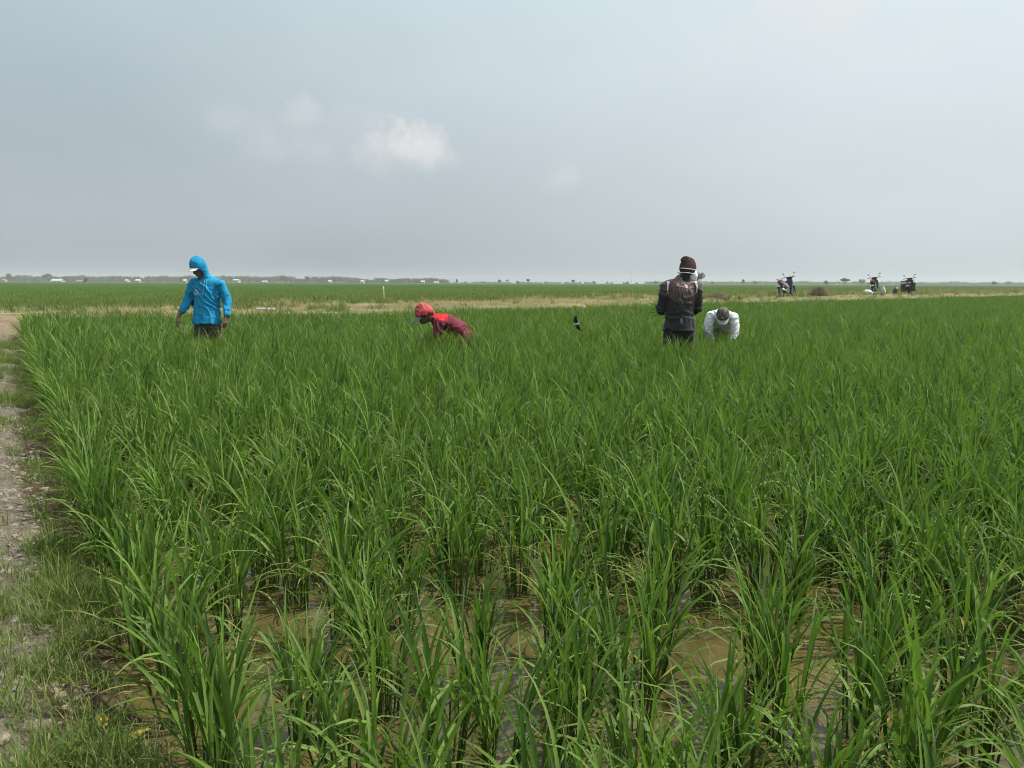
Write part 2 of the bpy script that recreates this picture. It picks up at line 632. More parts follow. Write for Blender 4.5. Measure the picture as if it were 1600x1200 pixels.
def joined(parts):
    V, F, A, T, off = [], [], [], [], 0
    for v, f, a, t_ in parts:
        V.append(v); F += [tuple(i + off for i in q) for q in f]; A += list(a); T += list(t_); off += len(v)
    return np.concatenate(V), F, A, T


def xf(geom, M):
    v = geom[0]
    Mn = np.array(M)
    return v @ Mn[:3, :3].T + Mn[:3, 3], geom[1], geom[2], geom[3]


def clump_spec(r_, n_till, far=False):
    stems, leaves = [], []
    for _ in range(n_till):
        az = r_.uniform(0, 2 * math.pi)
        rad = 0.042 * math.sqrt(r_.random())
        p0 = Vector((math.cos(az) * rad, math.sin(az) * rad, -0.05))
        lean = R(1.5 + rad / 0.042 * r_.uniform(1, 10))
        az2 = az + r_.uniform(-0.5, 0.5)
        h = r_.uniform(0.15, 0.235)
        p1 = p0 + Vector((math.sin(lean) * math.cos(az2), math.sin(lean) * math.sin(az2), math.cos(lean))) * (h + 0.05)
        stems.append((p0, p1, r_.random() * 0.9))
        nl = r_.choice((3, 3, 4)) if not far else 3
        for k in range(nl):
            f = (0.28, 0.55, 0.80, 0.97)[k if nl == 4 else k + 1] if r_.random() < 0.6 else (0.42, 0.68, 0.86, 0.98)[k if nl == 4 else k + 1]
            if k == 0: ty = r_.choice((12, 14, 16, 18, 20, 22, 23, 24, 25) if r_.random() < 0.7 else (13, 15, 17, 19, 21))
            elif k == nl - 1: ty = r_.randrange(0, 12)
            else: ty = r_.randrange(4, 22)
            a_ = az2 + r_.uniform(-1.5, 1.5) + (math.pi if r_.random() < 0.22 else 0)
            M = (Matrix.Translation(p0.lerp(p1, f)) @ Matrix.Rotation(lean * 0.8, 4, Vector((-math.sin(az2), math.cos(az2), 0)))
                 @ Matrix.Rotation(a_, 4, 'Z') @ Matrix.Scale(r_.uniform(0.82, 1.12), 4))
            leaves.append((ty, M))
    return stems, leaves


CL = [clump_spec(random.Random(100 + k), random.Random(k).randint(14, 20)) for k in range(10)]
STEM_MESH, FOL_MESH, FULL_MESH = [], [], []
for st, lv in CL:
    sg = joined([tiller(a, b_, 0.0042, 0.0030, 5, t_) for a, b_, t_ in st])
    fg = joined([xf(LEAF_TYPES[ty][0], M) for ty, M in lv])
    STEM_MESH.append(mesh_data('stems', sg[0], sg[1], M_STEM, attrs={'along': sg[2], 'tint': sg[3]}))
    FOL_MESH.append(mesh_data('foliage', fg[0], fg[1], M_LEAF, attrs={'along': fg[2], 'tint': fg[3]}))
    al = joined([sg, fg])
    me = mesh_data('rice', al[0], al[1], [M_STEM, M_LEAF], midx=[0] * len(sg[1]) + [1] * len(fg[1]), attrs={'along': al[2], 'tint': al[3]})
    FULL_MESH.append(me)
FAR_MESH = []
for k in range(7):
    st, lv = clump_spec(random.Random(300 + k), 10, True)
    al = joined([tiller(a, b_, 0.0045, 0.003, 3, t_) for a, b_, t_ in st] + [xf(LEAF_TYPES[ty][1], M) for ty, M in lv])
    FAR_MESH.append(mesh_data('rice_far', al[0], al[1], M_LEAF, attrs={'along': al[2], 'tint': al[3]}))
PATCH_MESH = []                                   # square-metre pieces for the crop beyond the track
for k in range(4):
    r_ = random.Random(500 + k)
    gs = []
    for i in range(4):
        for j in range(4):
            st, lv = clump_spec(r_, 7, True)
            o_ = Matrix.Translation(((i - 1.5) * 0.27 + r_.uniform(-.05, .05), (j - 1.5) * 0.27 + r_.uniform(-.05, .05), 0))
            gs += [xf(LEAF_TYPES[ty][1], o_ @ M @ Matrix.Diagonal((1, 1.8, 1, 1))) for ty, M in lv]
    al = joined(gs)
    PATCH_MESH.append(mesh_data('rice_patch', al[0], al[1], M_LEAF, attrs={'along': al[2], 'tint': al[3]}))

PEOPLE_AT = [(-4.44, 11.3), (-0.80, 11.0), (-0.62, 11.0), (-0.95, 11.0), (2.10, 9.7), (3.19, 11.8), (3.19, 12.2)]
OPEN_WATER = [(0.31, 3.75, .17), (0.27, 3.2, .13), (0.30, 2.72, .16), (0.52, 2.14, .17), (-0.66, 2.30, .15), (1.14, 2.62, .18), (-0.10, 2.70, .13), (1.36, 2.10, .15), (-1.48, 3.30, .14), (0.9, 3.6, .12), (0.02, 2.15, .11), (0.62, 4.6, .15)]
SP = 0.276
pts = []
for i in range(-24, 330):
    for j in range(0, 330):
        s, t_ = i * SP, 0.10 + j * SP
        q = E0 + ED * s + EP * t_
        if q.y < 1.22 or q.y > 75: continue
        if q.x > 0.86 * q.y + 1.0: continue
        jx, jy = rr.gauss(0, 0.036), rr.gauss(0, 0.036)
        x, y = q.x + jx, q.y + jy
        gap = noise.noise((x * 0.55, y * 0.55, 9.0))
        if rr.random() < (0.055 + 0.10 * sstep(0.15, 0.45, gap) if y < 5 else 0.03 + 0.05 * sstep(0.2, 0.5, gap)): continue
        if any(math.hypot(x - a, y - b_) < q_ for a, b_, q_ in OPEN_WATER): continue
        if y > 14:
            u, _, _ = track_uv(x, y)
            if u > 0.05: continue
        if any(math.hypot(x - a, y - b_) < 0.07 for a, b_ in PEOPLE_AT): continue
        pts.append((x, y))
for a, b_ in PEOPLE_AT:                                # plants closing in front of the workers' legs
    for k in range(9):
        pts.append((a + (k - 4) * 0.11 + rr.uniform(-.04, .04), b_ - 0.24 - 0.12 * (k % 3) + rr.uniform(-.03, .03)))
pts.sort(key=lambda p_: p_[0] ** 2 + p_[1] ** 2)


def in_view(x, y):
    return y > 1.3 and abs(x) < 0.70 * y + 0.15


near_ids = [i for i, (x, y) in enumerate(pts) if in_view(x, y)][:300]
near_set = set(near_ids)
rest = [p_ for i, p_ in enumerate(pts) if i not in near_set]


def grow(x, y):
    """size of a plant: broad drifts of taller and shorter growth"""
    return (1.00 + 0.19 * sstep(3, 8.5, y) - 0.07 * sstep(14, 24, y)) + 0.12 * noise.noise((x * 0.35, y * 0.35, 0.0)) + rr.uniform(-0.11, 0.11)


P_, Rt, Sc, Ix = [], [], [], []
for x, y in rest:
    d = math.hypot(x, y)
    P_.append((x, y, -0.005)); Rt.append((rr.gauss(0, 0.05), rr.gauss(0, 0.05), rr.uniform(0, 6.283)))
    g_ = grow(x, y)
    Sc.append((g_, g_, g_ * rr.uniform(0.93, 1.07)))
    Ix.append(rr.randrange(10) if d < 13 else 10 + rr.randrange(7))
scatter('rice_crop', P_, Rt, Sc, Ix, FULL_MESH + FAR_MESH, 'dense green rice crop filling the paddy behind the nearest plants', 'rice')

for n, i in enumerate(near_ids):
    x, y = pts[i]
    k = rr.randrange(10)
    root = empty('rice_plant', (x, y, 0.0), rr.uniform(0, 6.283))
    root.rotation_euler.x, root.rotation_euler.y = rr.gauss(0, 0.05), rr.gauss(0, 0.05)
    g_ = grow(x, y)
    root.scale = (g_, g_, g_ * rr.uniform(0.93, 1.07))
    if edge_t(x, y) < 0.34:
        tag(root, 'green rice plant in the outermost row, next to the grassy earth bank', 'rice plant', 'rice plants of the row along the earth bank')
    else:
        tag(root, 'green rice clump in shallow muddy water, among the nearest plants of the paddy', 'rice plant', 'nearest rice plants standing in the muddy water')
    mobj('stems', STEM_MESH[k], root)
    if n < 24:
        for ty, M in CL[k][1]:
            lf = mobj('leaf', LEAF_MESH[ty], root)
            lf.matrix_local = M
    else:
        tag(mobj('foliage', FOL_MESH[k], root), kind='stuff')
print('rice', len(pts), len(rest))
# ------------------------------------------------------------------ grasses and weeds
M_GRASS = leaf_mat('bank_grass_leaf', (0.074, 0.128, 0.024), (0.185, 0.250, 0.060), (0.42, 0.34, 0.16), (0.12, 0.19, 0.03), 0.35)
M_STRAW = leaf_mat('dry_straw', (0.24, 0.18, 0.085), (0.46, 0.37, 0.20), (0.52, 0.44, 0.27), (0.34, 0.27, 0.12), 0.25)
M_CLOD = plain('clod_earth', (0.27, 0.235, 0.185), 0.95, 0.1, var=0.3, scale=25, bstr=0.5)
M_WEED = leaf_mat('weed_leaf', (0.055, 0.100, 0.022), (0.13, 0.175, 0.04), (0.34, 0.30, 0.10), (0.12, 0.19, 0.03), 0.35)


def tuft(seed, n, hmin, hmax, wmin, wmax, spread, mat_, lean=35, bend=70, seg=3, name='tuft'):
    r_ = random.Random(seed)
    gs = []
    for _ in range(n):
        L = r_.uniform(hmin, hmax)
        b_ = blade(R(r_.uniform(2, lean)), R(r_.uniform(5, bend)), L, r_.uniform(wmin, wmax), seg, r_.random() * 0.97, False, r_.uniform(-1, 1))
        a_ = r_.uniform(0, 6.283)
        q = spread * math.sqrt(r_.random())
        a2 = r_.uniform(0, 6.283)
        gs.append(xf(b_, Matrix.Translation((math.cos(a2) * q, math.sin(a2) * q, -0.01)) @ Matrix.Rotation(a_, 4, 'Z')))
    al = joined(gs)
    return mesh_data(name, al[0], al[1], mat_, attrs={'along': al[2], 'tint': al[3]})


src = [tuft(1, 26, 0.03, 0.08, 0.002, 0.004, 0.05, M_GRASS), tuft(2, 22, 0.05, 0.14, 0.002, 0.0045, 0.05, M_GRASS),
       tuft(3, 16, 0.08, 0.20, 0.0025, 0.005, 0.04, M_GRASS, 30, 60, 4), tuft(4, 30, 0.02, 0.055, 0.002, 0.004, 0.07, M_GRASS, 70, 60),
       tuft(5, 18, 0.03, 0.09, 0.0015, 0.003, 0.06, M_STRAW, 80, 60)]
P_, Rt, Sc, Ix = [], [], [], []
for _ in range(36000):
    s = rr.uniform(-1.0, 20.5) if rr.random() < 0.45 else rr.uniform(-0.5, 6.0)
    u = rr.uniform(-0.06, 2.6)
    p = E0 + ED * s - EP * u
    if abs(p.x) > 0.9 * p.y + 0.6: continue
    den = noise.noise((p.x * 1.1, p.y * 1.1, 5.0)) + 0.55 * noise.noise((p.x * 3.3, p.y * 3.3, 6.0))
    near_water = 1 - sstep(0.12, 0.55, u)
    prob = 0.04 + 0.95 * sstep(0.06, 0.46, den + (0.50 - 0.34 * sstep(2.6, 4.0, p.y)) * near_water) + (0.30 * sstep(4.0, 1.2, p.y))
    prob *= (0.15 + 0.85 * sstep(-0.05, 0.1, u)) * (1 - 0.55 * sstep(7.0, 13.0, p.y) * sstep(0.3, 0.0, den))
    if 2.75 < p.y < 5.2 and u > 0.20: prob *= 0.22
    if rr.random() > prob: continue
    z = ground_z(p.x, p.y)
    if z < 0.005: continue
    P_.append((p.x, p.y, z)); Rt.append((0, 0, rr.uniform(0, 6.283)))
    k = rr.choice((0, 0, 1, 1, 3, 3, 4)) if rr.random() < 0.9 else 2
    if den > 0.3 and rr.random() < 0.3: k = 2
    g_ = rr.uniform(0.7, 1.25)
    Sc.append((g_, g_, g_)); Ix.append(k)
clods = []
for k in range(5):
    bm = bmesh.new(); bmesh.ops.create_icosphere(bm, subdivisions=1, radius=0.5)
    for v_ in bm.verts:
        v_.co = v_.co * (1 + 0.55 * noise.noise(v_.co * 2.1 + Vector((k * 3.3, 0, 0)))); v_.co.z *= 0.6
    me = bpy.data.meshes.new('clod'); bm.to_mesh(me); bm.free(); me.materials.append(M_CLOD); clods.append(me)
Pc, Rc, Sc2, Ic = [], [], [], []
for _ in range(13000):
    s_ = rr.uniform(0.3, 9.0); u = rr.uniform(0.12, 1.6)
    p = E0 + ED * s_ - EP * u
    if abs(p.x) > 0.85 * p.y + 0.4: continue
    if noise.noise((p.x * 1.9, p.y * 1.9, 15.0)) < rr.uniform(-0.25, 0.35): continue
    Pc.append((p.x, p.y, ground_z(p.x, p.y) + 0.001)); Rc.append((rr.uniform(-.4, .4), rr.uniform(-.4, .4), rr.uniform(0, 6.283)))
    g_ = 0.006 + 0.036 * rr.random() ** 2.5; Sc2.append((g_, g_, g_)); Ic.append(rr.randrange(5))
scatter('clods', Pc, Rc, Sc2, Ic, clods, 'small dry clods of earth strewn over the bank', 'clods')
bits = [tuft(40 + k, 1, 0.02 + 0.012 * k, 0.03 + 0.014 * k, 0.003, 0.007, 0.0, M_STRAW, 4, 30, 3) for k in range(4)]
Pf, Rf, Sf, If = [], [], [], []
for _ in range(1500):
    y = rr.uniform(1.5, 7.5); x = rr.uniform(-0.7 * y, 0.75 * y)
    if edge_t(x, y) < 0.02 or noise.noise((x * 1.7, y * 1.7, 30.0)) < rr.uniform(-0.3, 0.4): continue
    Pf.append((x, y, 0.004)); Rf.append((R(rr.uniform(82, 90)), 0, rr.uniform(0, 6.283))); g_ = rr.uniform(0.5, 1.3); Sf.append((g_, g_, g_)); If.append(rr.randrange(4))
scatter('floating_straw', Pf, Rf, Sf, If, bits, 'bits of dead straw floating on the muddy water between the plants', 'straw')
scatter('bank_grass', P_, Rt, Sc, Ix, src, 'short patchy grass growing on the pale earth bank', 'grass')

src = [tuft(11, 22, 0.05, 0.16, 0.006, 0.012, 0.16, M_STRAW, 75, 70, 2), tuft(12, 16, 0.14, 0.32, 0.006, 0.012, 0.13, M_STRAW, 45, 50, 3),
       tuft(13, 26, 0.05, 0.14, 0.007, 0.014, 0.20, M_STRAW, 80, 60, 2),
       tuft(14, 20, 0.10, 0.24, 0.008, 0.016, 0.14, M_WEED, 55, 60, 3), tuft(15, 24, 0.12, 0.36, 0.010, 0.020, 0.16, M_WEED, 50, 70, 3)]
Pd, Rd, Sd, Id = [], [], [], []
Pw, Rw, Sw, Iw = [], [], [], []
for _ in range(46000):
    i = rr.randrange(60, 300)
    u = rr.uniform(-0.05, 22.5)
    x, y = TPa[i] + TNa[i] * u + np.array([rr.uniform(-.3, .3), rr.uniform(-.3, .3)])
    if abs(x) > 0.80 * y: continue
    if edge_t(x, y) < -4.5 and y < 17: continue
    top = TTa[i]
    if u > strip_w(x) + 1.5: continue
    right = sstep(4, 14, x)
    dn = noise.noise((x * 0.25, y * 0.25, 2.0)) + 0.5 * noise.noise((x * 0.9, y * 0.9, 3.0))
    bare_c = math.hypot(x + 13.6, y - 19.6) < 3.0
    green = max(sstep(4.0, 12.5, u + 10.0 * dn) * (1 - 0.5 * right * sstep(6, 3, u)), 0.42 * right)
    if rr.random() < green and not bare_c:
        if rr.random() < 0.8:
            Pw.append((x, y, ground_z(x, y))); Rw.append((0, 0, rr.uniform(0, 6.283)))
            g_ = rr.uniform(0.6, 1.2); Sw.append((g_, g_, g_)); Iw.append(rr.choice((0, 0, 1)))
    elif rr.random() < (0.55 if not bare_c else 0.06):
        Pd.append((x, y, ground_z(x, y))); Rd.append((0, 0, rr.uniform(0, 6.283)))
        g_ = rr.uniform(0.6, 1.2) * (1 + 0.3 * right); Sd.append((g_, g_, g_)); Id.append(rr.choice((0, 2, 0, 2, 1)))
scatter('dry_grass', Pd, Rd, Sd, Id, src[:3], 'dry straw-coloured grass covering the raised track behind the paddy', 'dry grass')
scatter('weeds', Pw, Rw, Sw, Iw, src[3:], 'low green weeds growing along the far side of the raised track', 'weeds')

# ------------------------------------------------------------------ crop beyond the track
P_, Rt, Sc, Ix = [], [], [], []
for i in range(-75, 100):
    for j in range(14, 112):
        x, y = i * 1.08 + rr.uniform(-.1, .1), j * 1.08 + rr.uniform(-.1, .1)
        if abs(x) > 0.76 * y + 1: continue
        u, _, _ = track_uv(x, y)
        if u < strip_w(x) - 1.0 + 2.0 * noise.noise((x * .2, y * .2, 0)): continue
        P_.append((x, y, 0.0)); Rt.append((0, 0, rr.choice((0, 1.571, 3.1416, 4.712)) + rr.uniform(-.1, .1)))
        g_ = rr.uniform(0.88, 1.1); Sc.append((1.02, 1.02, g_)); Ix.append(rr.randrange(4))
scatter('far_rice_crop', P_, Rt, Sc, Ix, PATCH_MESH, 'green rice crop stretching away beyond the raised track', 'rice')

m = Mat('far_canopy')
n1 = m.noise(0.012, 4, vec=m.coord('Object', (1, 0.35, 1))); n2 = m.noise(1.4, 5)
c = m.mix(m.step(n2, 0.3, 0.7), (0.026, 0.056, 0.012), (0.056, 0.094, 0.022))
c = m.mix(m.step(n1, 0.42, 0.62), c, (0.048, 0.085, 0.022))
m.set(color=c, rough=0.95, spec=0.0, bump=n2, bstr=1.0, bdist=0.2)
M_CANOPY = m.m
rad = [52, 60, 70, 80, 90, 100, 108, 118, 130, 145, 165, 190, 225, 270, 330, 410, 520, 680, 880, 1080, 1300]
az = np.linspace(-52, 52, 209)
V = []
for r_ in rad:
    for a_ in az:
        x, y = r_ * math.sin(R(a_)), r_ * math.cos(R(a_))
        z = 0.36 + 0.05 * noise.noise((x * 0.3, y * 0.3, 0)) + (0.06 if r_ > 112 else -0.06)
        V.append((x, y, z))
na_ = len(az)
F = []
for i in range(len(rad) - 1):
    for j in range(na_ - 1):
        q = (i * na_ + j, i * na_ + j + 1, (i + 1) * na_ + j + 1, (i + 1) * na_ + j)
        if all(track_uv(V[k][0], V[k][1])[0] > 22 for k in q):
            F.append(q)
o = mobj('distant_fields', mesh_data('distant_fields', V, F, M_CANOPY))
tag(o, kind='structure')

# ------------------------------------------------------------------ far trees and village


def tube_geom(pts, radii, sides=6):
    V, F = [], []
    for k, p in enumerate(pts):
        p = Vector(p)
        t_ = (Vector(pts[min(k + 1, len(pts) - 1)]) - Vector(pts[max(k - 1, 0)])).normalized()
        a = t_.orthogonal().normalized(); b_ = t_.cross(a)
        for i in range(sides):
            q = 2 * math.pi * i / sides
            V.append(tuple(p + (a * math.cos(q) + b_ * math.sin(q)) * radii[k]))
    for k in range(len(pts) - 1):
        for i in range(sides):
            F.append((k * sides + i, k * sides + (i + 1) % sides, (k + 1) * sides + (i + 1) % sides, (k + 1) * sides + i))
    F.append(tuple(range(sides))[::-1]); F.append(tuple((len(pts) - 1) * sides + i for i in range(sides)))
    return V, F


def crown_geom(r_, lobes, n, size):
    """leaf clumps spread through a few uneven lobes (centre, radii)"""
    V, F = [], []
    for _ in range(n):
        c, rd = r_.choice(lobes)
        d = Vector((r_.gauss(0, 1), r_.gauss(0, 1), r_.gauss(0, 1))).normalized()
        q = r_.random() ** 0.38
        p = Vector((c[0] + d.x * rd[0] * q, c[1] + d.y * rd[1] * q, c[2] + d.z * rd[2] * q))
        nrm = (d + Vector((r_.gauss(0, .6), r_.gauss(0, .6), r_.gauss(0.3, .6)))).normalized()
        a = nrm.orthogonal().normalized(); a.rotate(Matrix.Rotation(r_.uniform(0, 6.28), 3, nrm)); b_ = nrm.cross(a)
        s = size * r_.uniform(0.6, 1.3)
        k = len(V)
        V += [tuple(p + a * s), tuple(p + b_ * s * .7), tuple(p - a * s * .9), tuple(p - b_ * s * .7)]
        F.append((k, k + 1, k + 2, k + 3))
    return V, F


m = Mat('tree_leaves')
rnd = m.rand(); n1 = m.noise(1.1, 3)
c = m.mix(m.step(n1, 0.3, 0.7), (0.014, 0.028, 0.011), (0.038, 0.055, 0.021))
m.set(color=m.mix(m.math('MULTIPLY', rnd, 0.4), c, (0.04, 0.052, 0.02)), rough=0.9, spec=0.0)
m.translucent((0.05, 0.08, 0.02), 0.18)
M_TREE = m.m
M_BARK = plain('bark', (0.10, 0.075, 0.05), 0.9, 0.1, var=0.3, scale=6, bstr=0.4)


def px_at(px, top, dist):
    hz_y = 443.4 + (px - 800) * 0.00375
    return (px - 800) / 1209.0 * dist, (hz_y - top) * dist / 1209.0 + CAM_Z


def tree(px, top, wpx, dist, style, label, group=None, seed=0):
    r_ = random.Random(seed * 7 + int(px))
    X, H = px_at(px, top, dist)
    W = wpx * dist / 1209.0
    root = empty('tree', (X, dist, -0.3), r_.uniform(-0.3, 0.3))
    H += 0.3
    tag(root, label, 'tree', group)
    if style == 'umbrella': lo, flat = 0.42, 0.5
    elif style == 'round': lo, flat = 0.25, 0.8
    elif style == 'tall': lo, flat = 0.35, 1.0
    else: lo, flat = 0.08, 0.8
    V, F = tube_geom([(0, 0, 0), (0.03 * W, 0, H * lo * .6), (-0.02 * W, 0.02 * W, H * (lo + .2)), (0.02 * W, 0, H * .85)],
                     [0.035 * H, 0.028 * H, 0.02 * H, 0.006 * H], 7)
    for k in range(5):
        a_ = k * 1.3 + r_.random()
        z0 = H * (lo + 0.04 * k)
        v, f = tube_geom([(0, 0, z0), (math.cos(a_) * W * .2, math.sin(a_) * W * .2, z0 + H * .12), (math.cos(a_) * W * .38, math.sin(a_) * W * .38, z0 + H * .24)],
                         [0.014 * H, 0.010 * H, 0.004 * H], 5)
        o_ = len(V); V += v; F += [tuple(i + o_ for i in q) for q in f]
    mobj('trunk', mesh_data('trunk', V, F, M_BARK), root)
    lobes = []
    zc = H * (lo + (1 - lo) * 0.52)
    hz_ = H * (1 - lo) * 0.5
    for k in range(9):
        a_ = k * 2.4
        q = 0.30 * W * math.sqrt((k + .5) / 9)
        lobes.append(((math.cos(a_) * q, math.sin(a_) * q, zc + hz_ * r_.uniform(-.45, .5) * (0.6 if style == 'umbrella' else 1) - hz_ * .3 * q / W),
                      (W * r_.uniform(.15, .26), W * r_.uniform(.15, .26), hz_ * r_.uniform(.35, .55))))
    if style == 'tall':
        lobes.append(((0, 0, H * .9), (W * .2, W * .2, H * .10)))
    v, f = crown_geom(r_, lobes, 620, 0.055 * (W + H) * 0.5)
    mobj('crown', mesh_data('crown', v, f, M_TREE, smooth=False), root)
    return root


TREES = [
    (20, 429.0, 12, 800, 'tall', 'dark tree with a thin top above the village roofs at the far left'),
    (79, 427.5, 15, 800, 'umbrella', 'flat-topped spreading tree, tallest of the village trees on the horizon'),
    (107, 432.5, 9, 820, 'round', 'rounded grey-green tree to the right of the flat-topped village tree'),
    (138, 433.5, 8, 480, 'bush', 'small dark round tree standing alone in front of the village'),
    (482, 432.0, 10, 780, 'round', 'taller rounded tree rising from the treeline between the two bending workers and village'),
    (714, 437.3, 5, 700, 'tall', 'slim upright tree, first of the scattered trees right of the village'),
    (727, 440.2, 5, 800, 'round', 'tiny round tree just right of the slim upright tree'),
    (755, 440.8, 9, 900, 'bush', 'low wide bush on the horizon left of the pale flying bird'),
    (780, 437.8, 8, 760, 'round', 'broad conical tree on the horizon above the pale flying bird'),
    (792, 437.6, 6, 840, 'umbrella', 'thin-trunked hazy tree just right of the broad conical tree'),
    (808, 439.8, 7, 700, 'bush', 'low dark round bush between two thin-trunked horizon trees'),
    (824, 436.5, 7, 560, 'umbrella', 'dark lollipop-shaped tree with a clear bare trunk near the middle of the horizon'),
    (851, 440.8, 6, 900, 'bush', 'faint small bush right of the dark lollipop-shaped tree'),
    (894, 437.8, 7, 600, 'umbrella', 'dark mushroom-shaped tree with a visible trunk above the swallow'),
    (926, 439.8, 5, 650, 'umbrella', 'small round-headed tree right of the mushroom-shaped tree'),
    (947, 440.6, 7, 1000, 'bush', 'pale hazy bush on the horizon left of the dark flying bird'),
    (978, 440.6, 6, 720, 'bush', 'small round bush right of the dark flying bird on the horizon'),
    (1022, 440.0, 7, 760, 'round', 'round grey tree left of the worker in the dark jersey'),
    (1087, 424.5, 24, 420, 'round', 'large leafy tree showing beside the neck of the worker in the dark jersey'),
    (1110, 440.5, 8, 900, 'bush', 'faint bush right of the large leafy tree'),
    (1157, 437.8, 6, 640, 'tall', 'narrow dark tree halfway between the dark jersey and the first motorcycle'),
    (1176, 440.3, 8, 760, 'round', 'small round tree just left of the first motorcycle'),
    (1286, 439.6, 9, 560, 'round', 'dark round tree rising behind the brown brush heap'),
    (1315, 434.6, 18, 560, 'umbrella', 'broad dark umbrella-shaped tree between the brush heap and the middle motorcycle'),
    (1341, 436.8, 13, 760, 'round', 'dome-shaped grey tree left of the middle motorcycle'),
    (1405, 439.6, 11, 820, 'round', 'dome-shaped hazy tree just left of the last motorcycle'),
    (1546, 440.6, 9, 640, 'round', 'dark egg-shaped tree in the haze near the right edge'),
    (1568, 441.0, 8, 900, 'round', 'pale hazy tree right of the dark egg-shaped tree'),
]
for k, a in enumerate(TREES):
    tree(*a, group='trees scattered along the horizon', seed=k)

# continuous wooded belt of the village and the faint belt on the right: read as one mass each
r_ = random.Random(77)
lobes = []
for px in np.arange(-70, 700, 3.2):
    top = 432.2 + 3.2 * noise.noise((px * 0.035, 0, 0)) + 1.8 * noise.noise((px * 0.13, 4, 0)) + 4.2 * sstep(430, 690, px)
    if noise.noise((px * 0.02, 9, 0)) < -0.38: top += 3
    d = r_.uniform(870, 1000)
    X, H = px_at(px, top, d)
    lobes.append(((X, d, H * 0.45), (r_.uniform(3, 5.5), 4.0, H * 0.52)))
v, f = crown_geom(r_, lobes, 26000, 0.95)
o = mobj('treeline', mesh_data('treeline', v, f, M_TREE, smooth=False))
tag(o, 'hazy wooded belt behind the village along the left horizon', 'treeline', kind='stuff')
lobes = []
for px in np.arange(1010, 1720, 3.0):
    top = 441.6 + 1.8 * noise.noise((px * 0.03, 2, 0)) + 1.0 * noise.noise((px * 0.12, 5, 0)) + (px - 1400) * 0.003
    d = r_.uniform(1180, 1280)
    X, H = px_at(px, top, d)
    lobes.append(((X, d, H * 0.45), (r_.uniform(3, 6), 4.0, H * 0.52)))
for px in np.arange(690, 1010, 5.5):
    if r_.random() < 0.35: continue
    X, H = px_at(px, 442.0 + r_.uniform(-0.7, 0.8), 1240)
    lobes.append(((X, 1240, H * 0.45), (r_.uniform(3, 6), 4.0, H * 0.52)))
v, f = crown_geom(r_, lobes, 16000, 1.1)
o = mobj('distant_woods', mesh_data('distant_woods', v, f, M_TREE, smooth=False))
tag(o, 'faint distant woods almost lost in haze on the right horizon', 'woods', kind='stuff')

M_WALLW = plain('white_wall', (0.46, 0.45, 0.42), 0.8, 0.2, var=0.08, scale=1.5)
M_WALLC = plain('cream_wall', (0.40, 0.37, 0.31), 0.8, 0.2, var=0.1, scale=1.5)
M_ROOFW = plain('pale_metal_roof', (0.40, 0.41, 0.42), 0.7, 0.4, var=0.06, scale=1.0)
M_ROOFT = plain('tile_roof', (0.26, 0.15, 0.11), 0.8, 0.2, var=0.15, scale=2.0)
M_DARK = plain('dark_opening', (0.05, 0.05, 0.055), 0.3, 0.5, var=0.1)
M_WOOD = plain('door_wood', (0.16, 0.10, 0.06), 0.7, 0.3, var=0.2)


def boxg(x0, x1, y0, y1, z0, z1):
    V = [(x, y, z) for z in (z0, z1) for y in (y0, y1) for x in (x0, x1)]
    F = [(0, 2, 3, 1), (4, 5, 7, 6), (0, 1, 5, 4), (2, 6, 7, 3), (0, 4, 6, 2), (1, 3, 7, 5)]
    return V, F


def house(px, wpx, dist, h, roof_m, wall_m, label, seed):
    r_ = random.Random(seed)
    X = (px - 800) / 1209.0 * dist
    L = wpx * 0.68 * dist / 1209.0
    h *= 0.8
    D = min(7.0, max(4.5, L * 0.6))
    root = empty('house', (X, dist, -0.3), r_.uniform(-0.25, 0.25))
    tag(root, label, 'house', 'village houses along the left horizon')
    v, f = boxg(-L / 2, L / 2, 0, D, 0, h)
    mobj('wall', mesh_data('wall', v, f, wall_m, smooth=False), root)
    e_, rh = 0.45, D * 0.28
    V = [(-L / 2 - e_, -e_, h - .1), (L / 2 + e_, -e_, h - .1), (L / 2 + e_, D / 2, h + rh), (-L / 2 - e_, D / 2, h + rh), (L / 2 + e_, D + e_, h - .1), (-L / 2 - e_, D + e_, h - .1)]
    V += [(a, b_, c - 0.14) for a, b_, c in V]
    F = [(0, 1, 2, 3), (3, 2, 4, 5), (9, 8, 7, 6), (11, 10, 8, 9), (0, 6, 7, 1), (5, 4, 10, 11), (0, 3, 9, 6), (3, 5, 11, 9), (1, 7, 8, 2), (2, 8, 10, 4)]
    mobj('roof', mesh_data('roof', V, F, roof_m, smooth=False), root)
    v, f = boxg(-0.45, 0.45, -0.05, 0.02, 0.02, 2.0)
    mobj('door', mesh_data('door', v, f, M_WOOD, smooth=False), root)
    for sx in (-0.3, 0.3):
        v, f = boxg(sx * L - .5, sx * L + .5, -0.05, 0.02, 1.0, 2.0)
        mobj('window', mesh_data('window', v, f, M_DARK, smooth=False), root)


